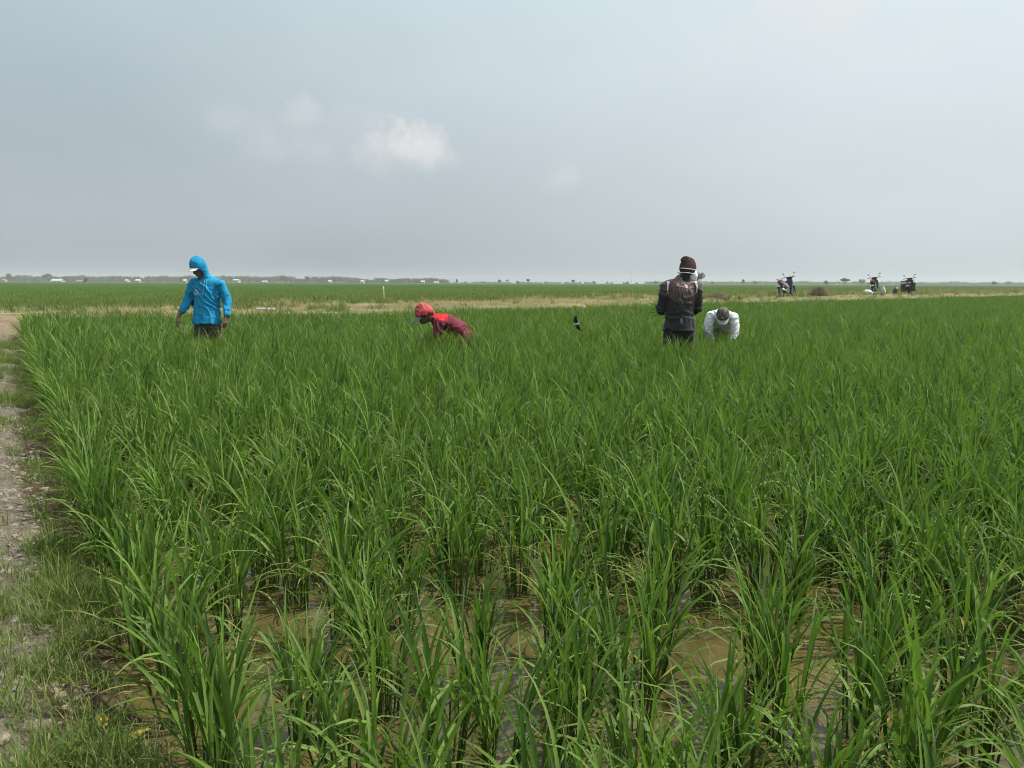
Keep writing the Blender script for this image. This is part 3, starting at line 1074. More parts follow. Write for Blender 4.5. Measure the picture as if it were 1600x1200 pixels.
HOUSES = [
    (12, 7, 840, 3.0, M_ROOFT, M_WALLW, 'pale house with a tiled roof left of the thin-topped tree'),
    (93, 24, 860, 2.7, M_ROOFW, M_WALLC, 'long low pale building right of the flat-topped village tree'),
    (130, 14, 870, 2.4, M_ROOFT, M_WALLC, 'low cream building behind the small dark round tree'),
    (201, 6, 780, 3.2, M_ROOFW, M_WALLW, 'white house with a pale roof, first of the pair left of the blue hoodie'),
    (219, 9, 760, 3.2, M_ROOFW, M_WALLW, 'bright white house, second of the pair left of the blue hoodie'),
    (292, 5, 740, 3.2, M_ROOFW, M_WALLW, 'bright narrow white house touching the outline of the blue hoodie'),
    (371, 14, 850, 4.2, M_ROOFW, M_WALLC, 'long shed with a bright white roof just right of the blue hoodie'),
    (416, 10, 740, 1.9, M_ROOFW, M_WALLW, 'low building with a white roof right of the long shed'),
    (517, 6, 800, 3.0, M_ROOFW, M_WALLW, 'small white house right of the taller rounded tree'),
    (567, 6, 820, 3.4, M_ROOFW, M_WALLW, 'white gabled house above and left of the bamboo stake'),
    (605, 6, 860, 3.8, M_ROOFW, M_WALLW, 'house with a white roof directly above the bamboo stake'),
    (661, 7, 840, 3.0, M_ROOFW, M_WALLC, 'pale house just above the red headscarf'),
    (682, 10, 830, 1.9, M_ROOFW, M_WALLW, 'low white building at the right end of the village'),
]
for k, a in enumerate(HOUSES):
    house(*a, seed=900 + k)

M_CONC = plain('pole_concrete', (0.35, 0.34, 0.32), 0.8, 0.2)
for px, top, d, lb in ((645, 431.5, 620, 'thin utility pole standing in front of the right end of the village'),
                       (984, 434.5, 900, 'very thin hazy mast on the horizon near the middle')):
    X, H = px_at(px, top, d)
    root = empty('utility_pole', (X, d, -0.3))
    tag(root, lb, 'pole')
    v, f = tube_geom([(0, 0, 0), (0, 0, H * .5), (0, 0, H + .3)], [0.20, 0.17, 0.12], 8)
    mobj('post', mesh_data('post', v, f, M_CONC), root)
    v, f = boxg(-0.8, 0.8, -0.06, 0.06, H - 0.45, H - 0.3)
    mobj('crossarm', mesh_data('crossarm', v, f, M_WOOD, smooth=False), root)
# ------------------------------------------------------------------ people
def ring_tube(V, F, pts, radii, side, n=18, flat=(False, False)):
    """closed tube through pts; radii = (half-width along side, half-depth) or one radius"""
    pts = [Vector(p) for p in pts]
    rads = [(r_, r_) if isinstance(r_, (int, float)) else r_ for r_ in radii]
    side = Vector(side)
    t0 = (pts[1] - pts[0]).normalized(); t1 = (pts[-1] - pts[-2]).normalized()
    a0, b0 = rads[0]; a1, b1 = rads[-1]
    P_ = (([] if flat[0] else [(pts[0] - t0 * min(a0, b0) * .8, (a0 * .35, b0 * .35), t0), (pts[0] - t0 * min(a0, b0) * .5, (a0 * .75, b0 * .75), t0)])
          + [(p, rads[i], (pts[min(i + 1, len(pts) - 1)] - pts[max(i - 1, 0)]).normalized()) for i, p in enumerate(pts)]
          + ([] if flat[1] else [(pts[-1] + t1 * min(a1, b1) * .5, (a1 * .75, b1 * .75), t1), (pts[-1] + t1 * min(a1, b1) * .8, (a1 * .35, b1 * .35), t1)]))
    o_ = len(V)
    for c, (a, b_), t_ in P_:
        s = side - t_ * side.dot(t_)
        if s.length < 1e-4: s = t_.orthogonal()
        s.normalize()
        q = t_.cross(s)
        for i in range(n):
            w_ = 2 * math.pi * i / n
            V.append(tuple(c + s * (a * math.cos(w_)) + q * (b_ * math.sin(w_))))
    for k in range(len(P_) - 1):
        for i in range(n):
            F.append((o_ + k * n + i, o_ + k * n + (i + 1) % n, o_ + (k + 1) * n + (i + 1) % n, o_ + (k + 1) * n + i))
    F.append(tuple(o_ + i for i in range(n))[::-1])
    F.append(tuple(o_ + (len(P_) - 1) * n + i for i in range(n)))


def ellipsoid(V, F, c, rad, M=None, nu=20, nv=12):
    o_ = len(V)
    M = M or Matrix.Identity(3)
    c = Vector(c)
    for j in range(nv + 1):
        ph = math.pi * j / nv
        for i in range(nu):
            th = 2 * math.pi * i / nu
            v = Vector((rad[0] * math.sin(ph) * math.cos(th), rad[1] * math.sin(ph) * math.sin(th), rad[2] * math.cos(ph)))
            V.append(tuple(c + M @ v))
    for j in range(nv):
        for i in range(nu):
            F.append((o_ + j * nu + i, o_ + (j + 1) * nu + i, o_ + (j + 1) * nu + (i + 1) % nu, o_ + j * nu + (i + 1) % nu))


def fuse(V, F, voxel, smooth=2, fold=None, seed=0.0):
    """melt overlapping shapes into one continuous surface; optional cloth folds"""
    me = bpy.data.meshes.new('fuse')
    me.from_pydata(V, [], F)
    bm = bmesh.new(); bm.from_mesh(me)
    bmesh.ops.remove_doubles(bm, verts=bm.verts, dist=1e-5)
    bmesh.ops.recalc_face_normals(bm, faces=bm.faces)
    bm.to_mesh(me); bm.free()
    o = bpy.data.objects.new('fuse', me)
    col.objects.link(o)
    md = o.modifiers.new('r', 'REMESH'); md.mode = 'VOXEL'; md.voxel_size = voxel; md.use_smooth_shade = True
    if smooth:
        ms = o.modifiers.new('s', 'SMOOTH'); ms.iterations = smooth; ms.factor = 0.5
    dg = bpy.context.evaluated_depsgraph_get()
    out = bpy.data.meshes.new_from_object(o.evaluated_get(dg))
    bpy.data.objects.remove(o)
    bpy.data.meshes.remove(me)
    if fold:
        amp, freq, direc = fold[:3]
        calm = fold[3] if len(fold) > 3 else 99.0          # cloth above this height is pulled smooth
        d = Vector(direc)
        nrm = [v.normal.copy() for v in out.vertices]
        for v, n_ in zip(out.vertices, nrm):
            p = v.co
            w_ = noise.noise((p.x * 3.5 + seed, p.y * 3.5, p.z * 3.5))
            w2 = noise.noise((p.x * 8, p.y * 8 + seed, p.z * 8))
            ph = p.dot(d) * freq + w_ * 6.5 + w2 * 2.2
            ridge = (1 - abs(math.sin(ph))) ** 1.8 * 1.7 - 0.45
            r2 = 1 - abs(noise.noise((p.x * 13 + w_ * 2, p.y * 13 + seed, p.z * 13 + w2))) * 2.6
            msk = 0.25 + 0.95 * max(0.0, noise.noise((p.x * 4.1, p.y * 4.1, p.z * 4.1 + seed)) + 0.35)
            v.co = p + n_ * amp * (0.35 if p.z > calm else 1.0) * (ridge * msk * 1.55 + 0.55 * r2)
    out.polygons.foreach_set('use_smooth', [True] * len(out.polygons))
    return out


def part(name, me, mat_, parent):
    me.name = name
    me.materials.clear()
    me.materials.append(mat_)
    return mobj(name, me, parent)


def frame(fwd, up=(0, 0, 1)):
    """matrix whose columns are right, forward, up of a head"""
    f = Vector(fwd).normalized(); u = Vector(up)
    r_ = f.cross(u).normalized(); u = r_.cross(f)
    return Matrix((r_, f, u)).transposed()


def add_head(V, F, c, H):
    """skull, jaw, nose, brow, ears; c = centre of the skull, H = head frame"""
    c = Vector(c)
    ellipsoid(V, F, c + H @ Vector((0, -0.012, 0.02)), (0.076, 0.094, 0.092), H)
    ellipsoid(V, F, c + H @ Vector((0, 0.022, -0.052)), (0.058, 0.066, 0.070), H)
    ellipsoid(V, F, c + H @ Vector((0, 0.060, -0.092)), (0.030, 0.026, 0.026), H)
    ring_tube(V, F, [c + H @ Vector((0, 0.082, 0.000)), c + H @ Vector((0, 0.094, -0.022)), c + H @ Vector((0, 0.104, -0.040))], [0.009, 0.011, 0.014], H @ Vector((1, 0, 0)), 10)
    ellipsoid(V, F, c + H @ Vector((0, 0.078, 0.014)), (0.052, 0.014, 0.010), H)
    for s in (-1, 1):
        ellipsoid(V, F, c + H @ Vector((s * 0.079, -0.006, -0.020)), (0.010, 0.020, 0.032), H)
        ellipsoid(V, F, c + H @ Vector((s * 0.036, 0.064, -0.034)), (0.022, 0.020, 0.020), H)


M_EYE = plain('eye_dark', (0.02, 0.015, 0.012), 0.2, 0.5)
M_LIP = plain('lips', (0.14, 0.055, 0.05), 0.5, 0.4)


def face_bits(root, c, H):
    c = Vector(c)
    for s in (-1, 1):
        V, F = [], []
        ellipsoid(V, F, c + H @ Vector((s * 0.031, 0.083, -0.004)), (0.013, 0.007, 0.006), H, 10, 6)
        mobj('eye', mesh_data('eye', V, F, M_EYE), root)
    V, F = [], []
    ellipsoid(V, F, c + H @ Vector((0, 0.086, -0.066)), (0.024, 0.008, 0.006), H, 12, 6)
    mobj('mouth', mesh_data('mouth', V, F, M_LIP), root)


def add_hand(V, F, wrist, d, palm, curl=0.6, side=1):
    """palm and five separate fingers; d = hand direction, palm = the way the palm faces"""
    w_ = Vector(wrist); d = Vector(d).normalized(); pn = Vector(palm); pn = (pn - d * pn.dot(d)).normalized()
    sd = d.cross(pn) * side
    ring_tube(V, F, [w_ - d * .02, w_ + d * .03, w_ + d * .085], [(0.027, 0.019), (0.036, 0.016), (0.041, 0.014)], sd, 14)
    for k, (off, L) in enumerate(((-0.031, 0.070), (-0.010, 0.080), (0.011, 0.076), (0.031, 0.060))):
        p = w_ + d * 0.085 + sd * off
        q = [p - d * .015]
        a_ = curl * 0.35
        dd = d.copy()
        for seg in (0.45, 0.32, 0.25):
            dd = (d * math.cos(a_) + pn * math.sin(a_) + sd * off * 1.2).normalized()
            p = p + dd * L * seg
            q.append(p.copy())
            a_ += curl * 0.75
        ring_tube(V, F, q, [0.0092, 0.0088, 0.0082, 0.0068], sd, 9)
    b_ = w_ + d * 0.025 - sd * 0.030
    q = [b_, b_ - sd * .022 + d * .022 + pn * .012, b_ - sd * .026 + d * .050 + pn * .030 * (0.6 + curl), b_ - sd * .018 + d * .072 + pn * .038 * (0.6 + curl)]
    ring_tube(V, F, q, [0.012, 0.0110, 0.0095, 0.0075], pn, 9)


def cap_visor(root, c, H, mat_, name='visor', length=0.085, width=0.085, drop=0.03, y0=0.075, z0=0.035):
    c = Vector(c)
    V, F = [], []
    nx_, ny_ = 13, 7
    for lay in (0, -0.004):
        for j in range(ny_):
            f = j / (ny_ - 1)
            for i in range(nx_):
                g_ = -1 + 2 * i / (nx_ - 1)
                w2 = width * (1 - 0.12 * f)
                y = y0 + length * f * math.sqrt(max(0.0, 1 - 0.75 * g_ * g_)) - 0.035 * g_ * g_
                z = z0 - drop * f - 0.022 * g_ * g_ + lay
                V.append(tuple(c + H @ Vector((g_ * w2, y, z))))
    n_ = nx_ * ny_
    for j in range(ny_ - 1):
        for i in range(nx_ - 1):
            q = (j * nx_ + i, j * nx_ + i + 1, (j + 1) * nx_ + i + 1, (j + 1) * nx_ + i)
            F.append(q); F.append(tuple(n_ + k for k in q)[::-1])
    edge = [i for i in range(nx_)] + [j * nx_ + nx_ - 1 for j in range(1, ny_)] + [(ny_ - 1) * nx_ + i for i in range(nx_ - 2, -1, -1)] + [j * nx_ for j in range(ny_ - 2, 0, -1)]
    for a, b_ in zip(edge, edge[1:] + edge[:1]):
        F.append((a, n_ + a, n_ + b_, b_))
    return mobj(name, mesh_data(name, V, F, mat_), root)


def dome(root, name, c, H, rad, mat_, zmin=-0.1, face_open=None, thick=0.006, offset=(0, 0, 0), bumps=0.0, freq=9):
    """shell of cloth over the skull; open below zmin and, if asked, in front of the face"""
    c = Vector(c); off = Vector(offset)
    V, F = [], []
    nu, nv = 40, 28
    keep = {}
    for j in range(nv + 1):
        ph = math.pi * j / nv
        for i in range(nu):
            th = 2 * math.pi * i / nu
            v = Vector((rad[0] * math.sin(ph) * math.cos(th), rad[1] * math.sin(ph) * math.sin(th), rad[2] * math.cos(ph))) + off
            k = 1 + bumps * noise.noise((v.x * freq + c.x, v.y * freq + c.y, v.z * freq))
            v = Vector((v.x * k, v.y * k, v.z * k))
            ok = v.z > zmin - 0.35 * v.y * 0.3
            if face_open and v.y > face_open[0] and v.z < face_open[1] and abs(v.x) < face_open[2]: ok = False
            keep[(j, i)] = ok
            V.append(tuple(c + H @ v))
    for j in range(nv):
        for i in range(nu):
            q = ((j, i), (j + 1, i), (j + 1, (i + 1) % nu), (j, (i + 1) % nu))
            if sum(keep[k] for k in q) >= 3:
                F.append(tuple(a * nu + b_ for a, b_ in q))
    bm = bmesh.new()
    vs = [bm.verts.new(v) for v in V]
    for f in F: bm.faces.new([vs[i] for i in f])
    bmesh.ops.delete(bm, geom=[v for v in bm.verts if not v.link_faces], context='VERTS')
    bmesh.ops.remove_doubles(bm, verts=bm.verts, dist=1e-5)
    bmesh.ops.recalc_face_normals(bm, faces=bm.faces)
    bmesh.ops.solidify(bm, geom=bm.faces[:], thickness=thick)
    return bobj(name, bm, mat_, root)


def decal(root, name, target, polys, origin, ax, ay, depth, mat_, lift=0.003, sub=0.006):
    """flat marks (polygons in local u,v) laid onto the cloth of target, following its folds"""
    bv = BVHTree.FromPolygons([v.co.copy() for v in target.data.vertices], [tuple(p.vertices) for p in target.data.polygons])
    bm = bmesh.new()
    for pl in polys:
        bm.faces.new([bm.verts.new((u, v, 0)) for u, v in pl])
    bmesh.ops.triangulate(bm, faces=bm.faces[:])
    for _ in range(3):
        es = [e_ for e_ in bm.edges if e_.calc_length() > sub]
        if not es: break
        bmesh.ops.subdivide_edges(bm, edges=es, cuts=1)
        bmesh.ops.triangulate(bm, faces=bm.faces[:])
    ax, ay, depth, origin = Vector(ax).normalized(), Vector(ay).normalized(), Vector(depth).normalized(), Vector(origin)
    for v in bm.verts:
        p = origin + ax * v.co.x + ay * v.co.y - depth * 0.3
        h_, n_, _, _ = bv.ray_cast(p, depth)
        v.co = (h_ - depth * lift) if h_ is not None else p + depth * 0.3
    return bobj(name, bm, mat_, root)


def text_polys(txt, size, shear=0.0):
    cu = bpy.data.curves.new('t', 'FONT'); cu.body = txt; cu.size = size; cu.shear = shear; cu.align_x = 'CENTER'; cu.align_y = 'CENTER'
    cu.resolution_u = 2
    o = bpy.data.objects.new('t', cu); col.objects.link(o)
    me = bpy.data.meshes.new_from_object(o.evaluated_get(bpy.context.evaluated_depsgraph_get()))
    pl = [[(me.vertices[i].co.x, me.vertices[i].co.y) for i in p.vertices] for p in me.polygons]
    bpy.data.objects.remove(o); bpy.data.meshes.remove(me)
    return pl


def ringpoly(cx, cy_, r0, r1, n=20, a0=0.0, a1=6.2832):
    out = []
    for i in range(n):
        t0, t1 = a0 + (a1 - a0) * i / n, a0 + (a1 - a0) * (i + 1) / n
        out.append([(cx + math.cos(t0) * r0, cy_ + math.sin(t0) * r0), (cx + math.cos(t0) * r1, cy_ + math.sin(t0) * r1),
                    (cx + math.cos(t1) * r1, cy_ + math.sin(t1) * r1), (cx + math.cos(t1) * r0, cy_ + math.sin(t1) * r0)])
    return out


def cloth(name, color, rough=0.75, var=0.10, sheen=0.15, wet=None):
    m = Mat(name)
    n1 = m.noise(7, 4); n2 = m.noise(160, 2)
    dark = tuple(c * (1 - var) for c in color); lite = tuple(min(1, c * (1 + var)) for c in color)
    c = m.mix(m.step(n1, 0.3, 0.7), dark, lite)
    n3 = m.noise(19, 4, 0.6, dist=1.2); n4 = m.noise(5.5, 5, 0.65)
    sp_ = m.n.new('ShaderNodeSeparateXYZ'); m.l.new(m.coord('Object'), sp_.inputs[0])
    mud = m.math('MULTIPLY', m.step(m.math('ADD', m.math('MULTIPLY', m.math('SUBTRACT', n4, 0.5), 0.9), m.math('SUBTRACT', 0.62, sp_.outputs[2])), -0.04, 0.12), 0.75)
    c = m.mix(mud, c, (0.085, 0.062, 0.036))
    m.set(color=c, rough=rough, spec=0.25, bump=m.math('ADD', n3, m.math('MULTIPLY', n2, 0.12)), bstr=0.55, bdist=0.012)
    m.p.inputs['Sheen Weight'].default_value = sheen
    return m.m


def skin(name, color):
    m = Mat(name)
    n1 = m.noise(11, 4)
    m.set(color=m.mix(m.step(n1, 0.3, 0.7), tuple(c * .85 for c in color), tuple(c * 1.12 for c in color)), rough=0.5, spec=0.35)
    m.p.inputs['Subsurface Weight'].default_value = 0.05
    return m.m


def leg_pts(hip, knee, ankle):
    hip, knee, ankle = Vector(hip), Vector(knee), Vector(ankle)
    return [hip, hip.lerp(knee, .5), knee, knee.lerp(ankle, .35), ankle]


def add_foot(V, F, ankle, d):
    a, d = Vector(ankle), Vector(d).normalized()
    ring_tube(V, F, [a - d * .05 + Vector((0, 0, -.03)), a + d * .06 + Vector((0, 0, -.035)), a + d * .16 + Vector((0, 0, -.055))], [(0.034, 0.036), (0.042, 0.03), (0.036, 0.016)], d.cross(Vector((0, 0, 1))), 12)


M_SKIN = skin('skin_brown', (0.165, 0.090, 0.056))
M_SKIN2 = skin('skin_dark_brown', (0.125, 0.068, 0.043))

# ---------- worker in the blue hoodie, standing, looking down to the left
root = empty('person', (-4.44, 11.3, -0.05))
tag(root, 'standing person in a bright blue hooded shirt and white cap visor, looking down', 'person')
H = frame((-0.50, -0.82, -0.55))
hc = (-0.080, -0.055, 1.550)
V, F = [], []
add_head(V, F, hc, H)
ring_tube(V, F, [(-0.07, 0.0, 1.47), (-0.03, 0.03, 1.36)], [0.056, 0.062], (1, 0, 0))
ring_tube(V, F, [(0.0, 0.03, 1.36), (0, 0.03, 1.25), (0, 0.02, 1.05), (-0.01, 0.02, 0.92), (-0.01, 0.02, 0.82)],
          [(0.12, 0.075), (0.165, 0.10), (0.15, 0.10), (0.15, 0.105), (0.155, 0.105)], (1, 0.1, 0))
LA = [(-0.185, 0.02, 1.33), (-0.235, 0.02, 1.20), (-0.282, 0.01, 1.06), (-0.325, -0.06, 0.95), (-0.375, -0.12, 0.845)]
RA = [(0.195, 0.03, 1.315), (0.250, 0.03, 1.19), (0.285, 0.03, 1.06), (0.298, -0.02, 0.95), (0.292, -0.06, 0.835)]
for A in (LA, RA):
    ring_tube(V, F, A, [0.058, 0.046, 0.038, 0.036, 0.027], (0, 1, 0), 14)
add_hand(V, F, LA[-1], (-0.25, -0.2, -1), (0.55, 0.4, -0.2), 0.75, 1)
add_hand(V, F, RA[-1], (-0.05, -0.15, -1), (-0.75, 0.3, 0), 0.75, -1)
for s, kx, ax_ in ((-1, -0.125, -0.14), (1, 0.11, 0.13)):
    lp = leg_pts((s * 0.085, 0.02, 0.84), (kx, -0.02, 0.44), (ax_, 0.04, 0.0))
    ring_tube(V, F, lp, [0.088, 0.078, 0.055, 0.056, 0.038], (1, 0, 0))
    add_foot(V, F, lp[-1], (-0.5 if s < 0 else -0.2, -1, 0))
part('body', fuse(V, F, 0.0065, 2), M_SKIN, root)
face_bits(root, hc, H)
m = Mat('blue_hoodie')
n1 = m.noise(6, 4); n2 = m.noise(150, 2)
n3 = m.noise(17, 4, 0.6, dist=1.4); n4 = m.noise(3.2, 5, 0.65)
c = m.mix(m.step(n1, 0.3, 0.7), (0.004, 0.200, 0.385), (0.012, 0.27, 0.50))
c = m.mix(m.math('MULTIPLY', m.step(n4, 0.56, 0.72), 0.35), c, (0.02, 0.15, 0.26))
m.set(color=c, rough=0.68, spec=0.2, bump=m.math('ADD', n3, m.math('MULTIPLY', n2, 0.1)), bstr=0.6, bdist=0.014)
m.p.inputs['Sheen Weight'].default_value = 0.0
M_BLUE = m.m
V, F = [], []
ring_tube(V, F, [(-0.01, 0.03, 1.415), (0.0, 0.03, 1.36), (0, 0.03, 1.25), (-0.005, 0.02, 1.05), (-0.012, 0.01, 0.90), (-0.015, 0.0, 0.735)],
          [(0.095, 0.075), (0.150, 0.098), (0.188, 0.122), (0.182, 0.128), (0.190, 0.136), (0.208, 0.150)], (1, 0.1, 0), 28, (False, True))
ring_tube(V, F, [(-0.185, 0.02, 1.33), (0.0, 0.035, 1.35), (0.195, 0.03, 1.315)], [0.066, 0.075, 0.068], (0, 1, 0))
ring_tube(V, F, LA[:4] + [(-0.345, -0.085, 0.910)], [0.072, 0.068, 0.064, 0.056, 0.046], (0, 1, 0), 16, (False, True))
ring_tube(V, F, RA[:4] + [(0.293, -0.055, 0.860)], [0.072, 0.068, 0.064, 0.056, 0.044], (0, 1, 0), 16, (False, True))
ellipsoid(V, F, Vector(hc) + H @ Vector((0, -0.014, 0.026)), (0.106, 0.122, 0.138), H)
ellipsoid(V, F, Vector(hc) + H @ Vector((0.01, -0.030, 0.085)), (0.070, 0.078, 0.080), H)
ring_tube(V, F, [Vector(hc) + H @ Vector((0, -0.035, -0.02)), (-0.03, 0.01, 1.45), (-0.01, 0.03, 1.39), (0.005, 0.04, 1.33)], [(0.098, 0.090), (0.088, 0.082), (0.092, 0.085), (0.11, 0.08)], (1, -0.4, 0), 18)
hood_me = fuse(V, F, 0.0085, 3, (0.0095, 27, (0.75, 0.15, 0.55), 1.43), 1.0)
bm = bmesh.new(); bm.from_mesh(hood_me)
Hi = H.inverted()
def _in_face(p):
    q_ = Hi @ (p - Vector(hc))
    return q_.y > 0.03 and (q_.x / 0.082) ** 2 + ((q_.z + 0.045) / 0.112) ** 2 < 1.0
bmesh.ops.delete(bm, geom=[v for v in bm.verts if _in_face(v.co)], context='VERTS')
bmesh.ops.solidify(bm, geom=bm.faces[:], thickness=0.005)
bm.to_mesh(hood_me); bm.free()
hood_me.polygons.foreach_set('use_smooth', [True] * len(hood_me.polygons))
shirt = part('hooded_shirt', hood_me, M_BLUE, root)
M_CAPW = cloth('white_cap_cloth', (0.80, 0.78, 0.74), 0.6)
M_CAPD = cloth('navy_cap_cloth', (0.018, 0.022, 0.035), 0.7)
dome(root, 'cap', hc, H, (0.088, 0.106, 0.100), M_CAPD, zmin=0.028, offset=(0, -0.006, 0.020), thick=0.004)
cap_visor(root, hc, H, M_CAPW, 'cap_visor', 0.085, 0.086, 0.022, 0.088, 0.052)
M_KHAKI = cloth('khaki_cloth', (0.072, 0.060, 0.042), 0.85, 0.2)
V, F = [], []
ring_tube(V, F, [(-0.012, 0.01, 0.90), (-0.01, 0.015, 0.80), (0.0, 0.015, 0.74)], [(0.155, 0.115), (0.170, 0.120), (0.165, 0.115)], (1, 0, 0), 20)
for s, kx, ax_ in ((-1, -0.125, -0.14), (1, 0.11, 0.13)):
    lp = leg_pts((s * 0.090, 0.02, 0.78), (kx, -0.02, 0.44), (ax_, 0.04, 0.06))
    ring_tube(V, F, lp, [0.104, 0.095, 0.078, 0.074, 0.066], (1, 0, 0))
part('trousers', fuse(V, F, 0.011, 2, (0.006, 30, (0.3, 0.2, 0.9)), 2.0), M_KHAKI, root)
M_PRINTW = plain('white_print', (0.62, 0.70, 0.74), 0.6, 0.3, var=0.05)
pl = ringpoly(-0.052, 0.005, 0.033, 0.040, 22) + ringpoly(-0.052, 0.0, 0.010, 0.017, 14) + ringpoly(-0.052, 0.016, 0.022, 0.028, 14, 0.4, 2.74)
pl += [[(u + 0.030, v - 0.008) for u, v in q] for q in text_polys('yria', 0.056)]
decal(root, 'chest_print', shirt, pl, (-0.075, -0.10, 1.19), (1, -0.1, 0), (0, 0, 1), (0.05, 1, 0), M_PRINTW)
for dx in (0.012, 0.050):
    V, F = [], []
    bv = BVHTree.FromPolygons([v.co.copy() for v in shirt.data.vertices], [tuple(p.vertices) for p in shirt.data.polygons])
    q = []
    for k in range(9):
        z = 1.375 - 0.021 * k
        x = dx - 0.01 + 0.006 * math.sin(k * .7 + dx * 60)
        h_ = bv.ray_cast(Vector((x, -0.5, z)), Vector((0, 1, 0)))[0]
        q.append(Vector((x, (h_.y if h_ is not None else -0.1) - 0.005, z)))
    ring_tube(V, F, q, [0.0042] * 9, (1, 0, 0), 8)
    mobj('drawstring', mesh_data('drawstring', V, F, cloth('drawstring_cloth', (0.10, 0.46, 0.66))), root)

# ---------- worker in red, bent low, facing left
root = empty('person', (-0.91, 11.0, -0.04))
tag(root, 'crouching person in a dark red shirt and red patterned headscarf, bent over the rice', 'person')
H = frame((-0.93, -0.28, -0.30))
hc = (-0.335, -0.03, 0.885)
V, F = [], []
add_head(V, F, hc, H)
ring_tube(V, F, [(-0.28, -0.015, 0.85), (-0.18, 0.0, 0.82)], [0.055, 0.062], (0, 1, 0))
ring_tube(V, F, [(-0.13, 0, 0.80), (-0.04, 0, 0.78), (0.12, 0, 0.69), (0.24, 0, 0.56)], [(0.15, 0.085), (0.17, 0.105), (0.15, 0.10), (0.16, 0.115)], (0, 1, 0))
NA = [(-0.105, -0.17, 0.80), (-0.125, -0.21, 0.69), (-0.150, -0.22, 0.57), (-0.20, -0.18, 0.45), (-0.25, -0.15, 0.34)]
FA = [(-0.105, 0.17, 0.80), (-0.155, 0.21, 0.69), (-0.20, 0.22, 0.57), (-0.27, 0.18, 0.46), (-0.32, 0.12, 0.36)]
for A in (NA, FA):
    ring_tube(V, F, A, [0.056, 0.046, 0.038, 0.035, 0.026], (1, 0, 0), 14)
add_hand(V, F, NA[-1], (-0.4, 0.1, -1), (-0.3, 0.9, 0), 0.9, 1)
add_hand(V, F, FA[-1], (-0.4, -0.2, -1), (-0.3, -0.9, 0), 0.9, -1)
LEGS = (((0.25, -0.09, 0.53), (-0.10, -0.16, 0.36), (0.16, -0.15, 0.0)), ((0.25, 0.09, 0.53), (-0.08, 0.17, 0.38), (0.12, 0.16, 0.0)))
for hp, kn, an in LEGS:
    lp = leg_pts(hp, kn, an)
    ring_tube(V, F, lp, [0.090, 0.080, 0.056, 0.056, 0.038], (0, 1, 0))
    add_foot(V, F, an, (-1, 0, 0))
part('body', fuse(V, F, 0.0065, 2), M_SKIN2, root)
face_bits(root, hc, H)
m = Mat('red_maroon_shirt')
co = m.n.new('ShaderNodeSeparateXYZ'); m.l.new(m.coord('Object'), co.inputs[0])
n1 = m.noise(7, 4); n2 = m.noise(150, 2)
mar = m.mix(m.step(n1, 0.3, 0.7), (0.105, 0.016, 0.028), (0.160, 0.026, 0.042))
# vivid red zone over the shoulders, maroon elsewhere
inx = m.math('MULTIPLY', m.step(co.outputs[0], -0.215, -0.205), m.math('SUBTRACT', 1.0, m.step(co.outputs[0], 0.005, 0.015)))
inz = m.step(m.math('ADD', co.outputs[2], m.math('MULTIPLY', co.outputs[0], 0.25)), 0.800, 0.808)
m.set(color=m.mix(m.math('MULTIPLY', inx, inz), mar, (0.52, 0.022, 0.030)), rough=0.8, spec=0.2, bump=n2, bstr=0.25, bdist=0.002)
M_RED = m.m
V, F = [], []
ring_tube(V, F, [(-0.19, 0, 0.815), (-0.12, 0, 0.800), (-0.03, 0, 0.785), (0.10, 0, 0.715), (0.20, 0, 0.635)],
          [(0.10, 0.07), (0.17, 0.098), (0.192, 0.118), (0.186, 0.126), (0.200, 0.142)], (0, 1, 0), 24, (False, True))
ring_tube(V, F, [(-0.105, -0.17, 0.80), (-0.1, 0, 0.83), (-0.105, 0.17, 0.80)], [0.07, 0.07, 0.07], (1, 0, 0))
for A in (NA, FA):
    ring_tube(V, F, A[:4], [0.072, 0.066, 0.060, 0.050], (1, 0, 0), 16)
part('shirt', fuse(V, F, 0.0095, 2, (0.008, 24, (0.6, 0.1, 0.8)), 5.0), M_RED, root)
M_REDT = cloth('red_trouser_cloth', (0.125, 0.020, 0.020), 0.85, 0.15)
V, F = [], []
ring_tube(V, F, [(0.15, 0, 0.64), (0.23, 0, 0.585), (0.285, 0, 0.53)], [(0.165, 0.115), (0.185, 0.128), (0.180, 0.110)], (0, 1, 0), 22)
for hp, kn, an in LEGS:
    lp = leg_pts(hp, kn, (an[0], an[1], an[2] + 0.08))
    ring_tube(V, F, lp, [0.112, 0.100, 0.082, 0.076, 0.068], (0, 1, 0))
part('trousers', fuse(V, F, 0.011, 2, (0.007, 24, (0.7, 0.1, -0.6)), 6.0), M_REDT, root)
m = Mat('patterned_scarf')
vo_ = m.voronoi(75, 'DISTANCE_TO_EDGE'); n1 = m.noise(48, 4, 0.6); n2 = m.noise(9, 3)
ck = m.math('MULTIPLY', m.step(vo_, 0.16, 0.04), m.step(n1, 0.40, 0.52))
c = m.mix(m.math('MULTIPLY', ck, 0.6), m.mix(m.step(n2, 0.35, 0.65), (0.34, 0.010, 0.018), (0.50, 0.022, 0.030)), (0.66, 0.36, 0.32))
m.set(color=c, rough=0.8, spec=0.2, bump=n1, bstr=0.4, bdist=0.005)
M_SCARF = m.m
V, F = [], []
ellipsoid(V, F, Vector(hc) + H @ Vector((0, -0.014, 0.040)), (0.110, 0.132, 0.094), H)
ellipsoid(V, F, Vector(hc) + H @ Vector((0, 0.020, 0.075)), (0.092, 0.096, 0.070), H)
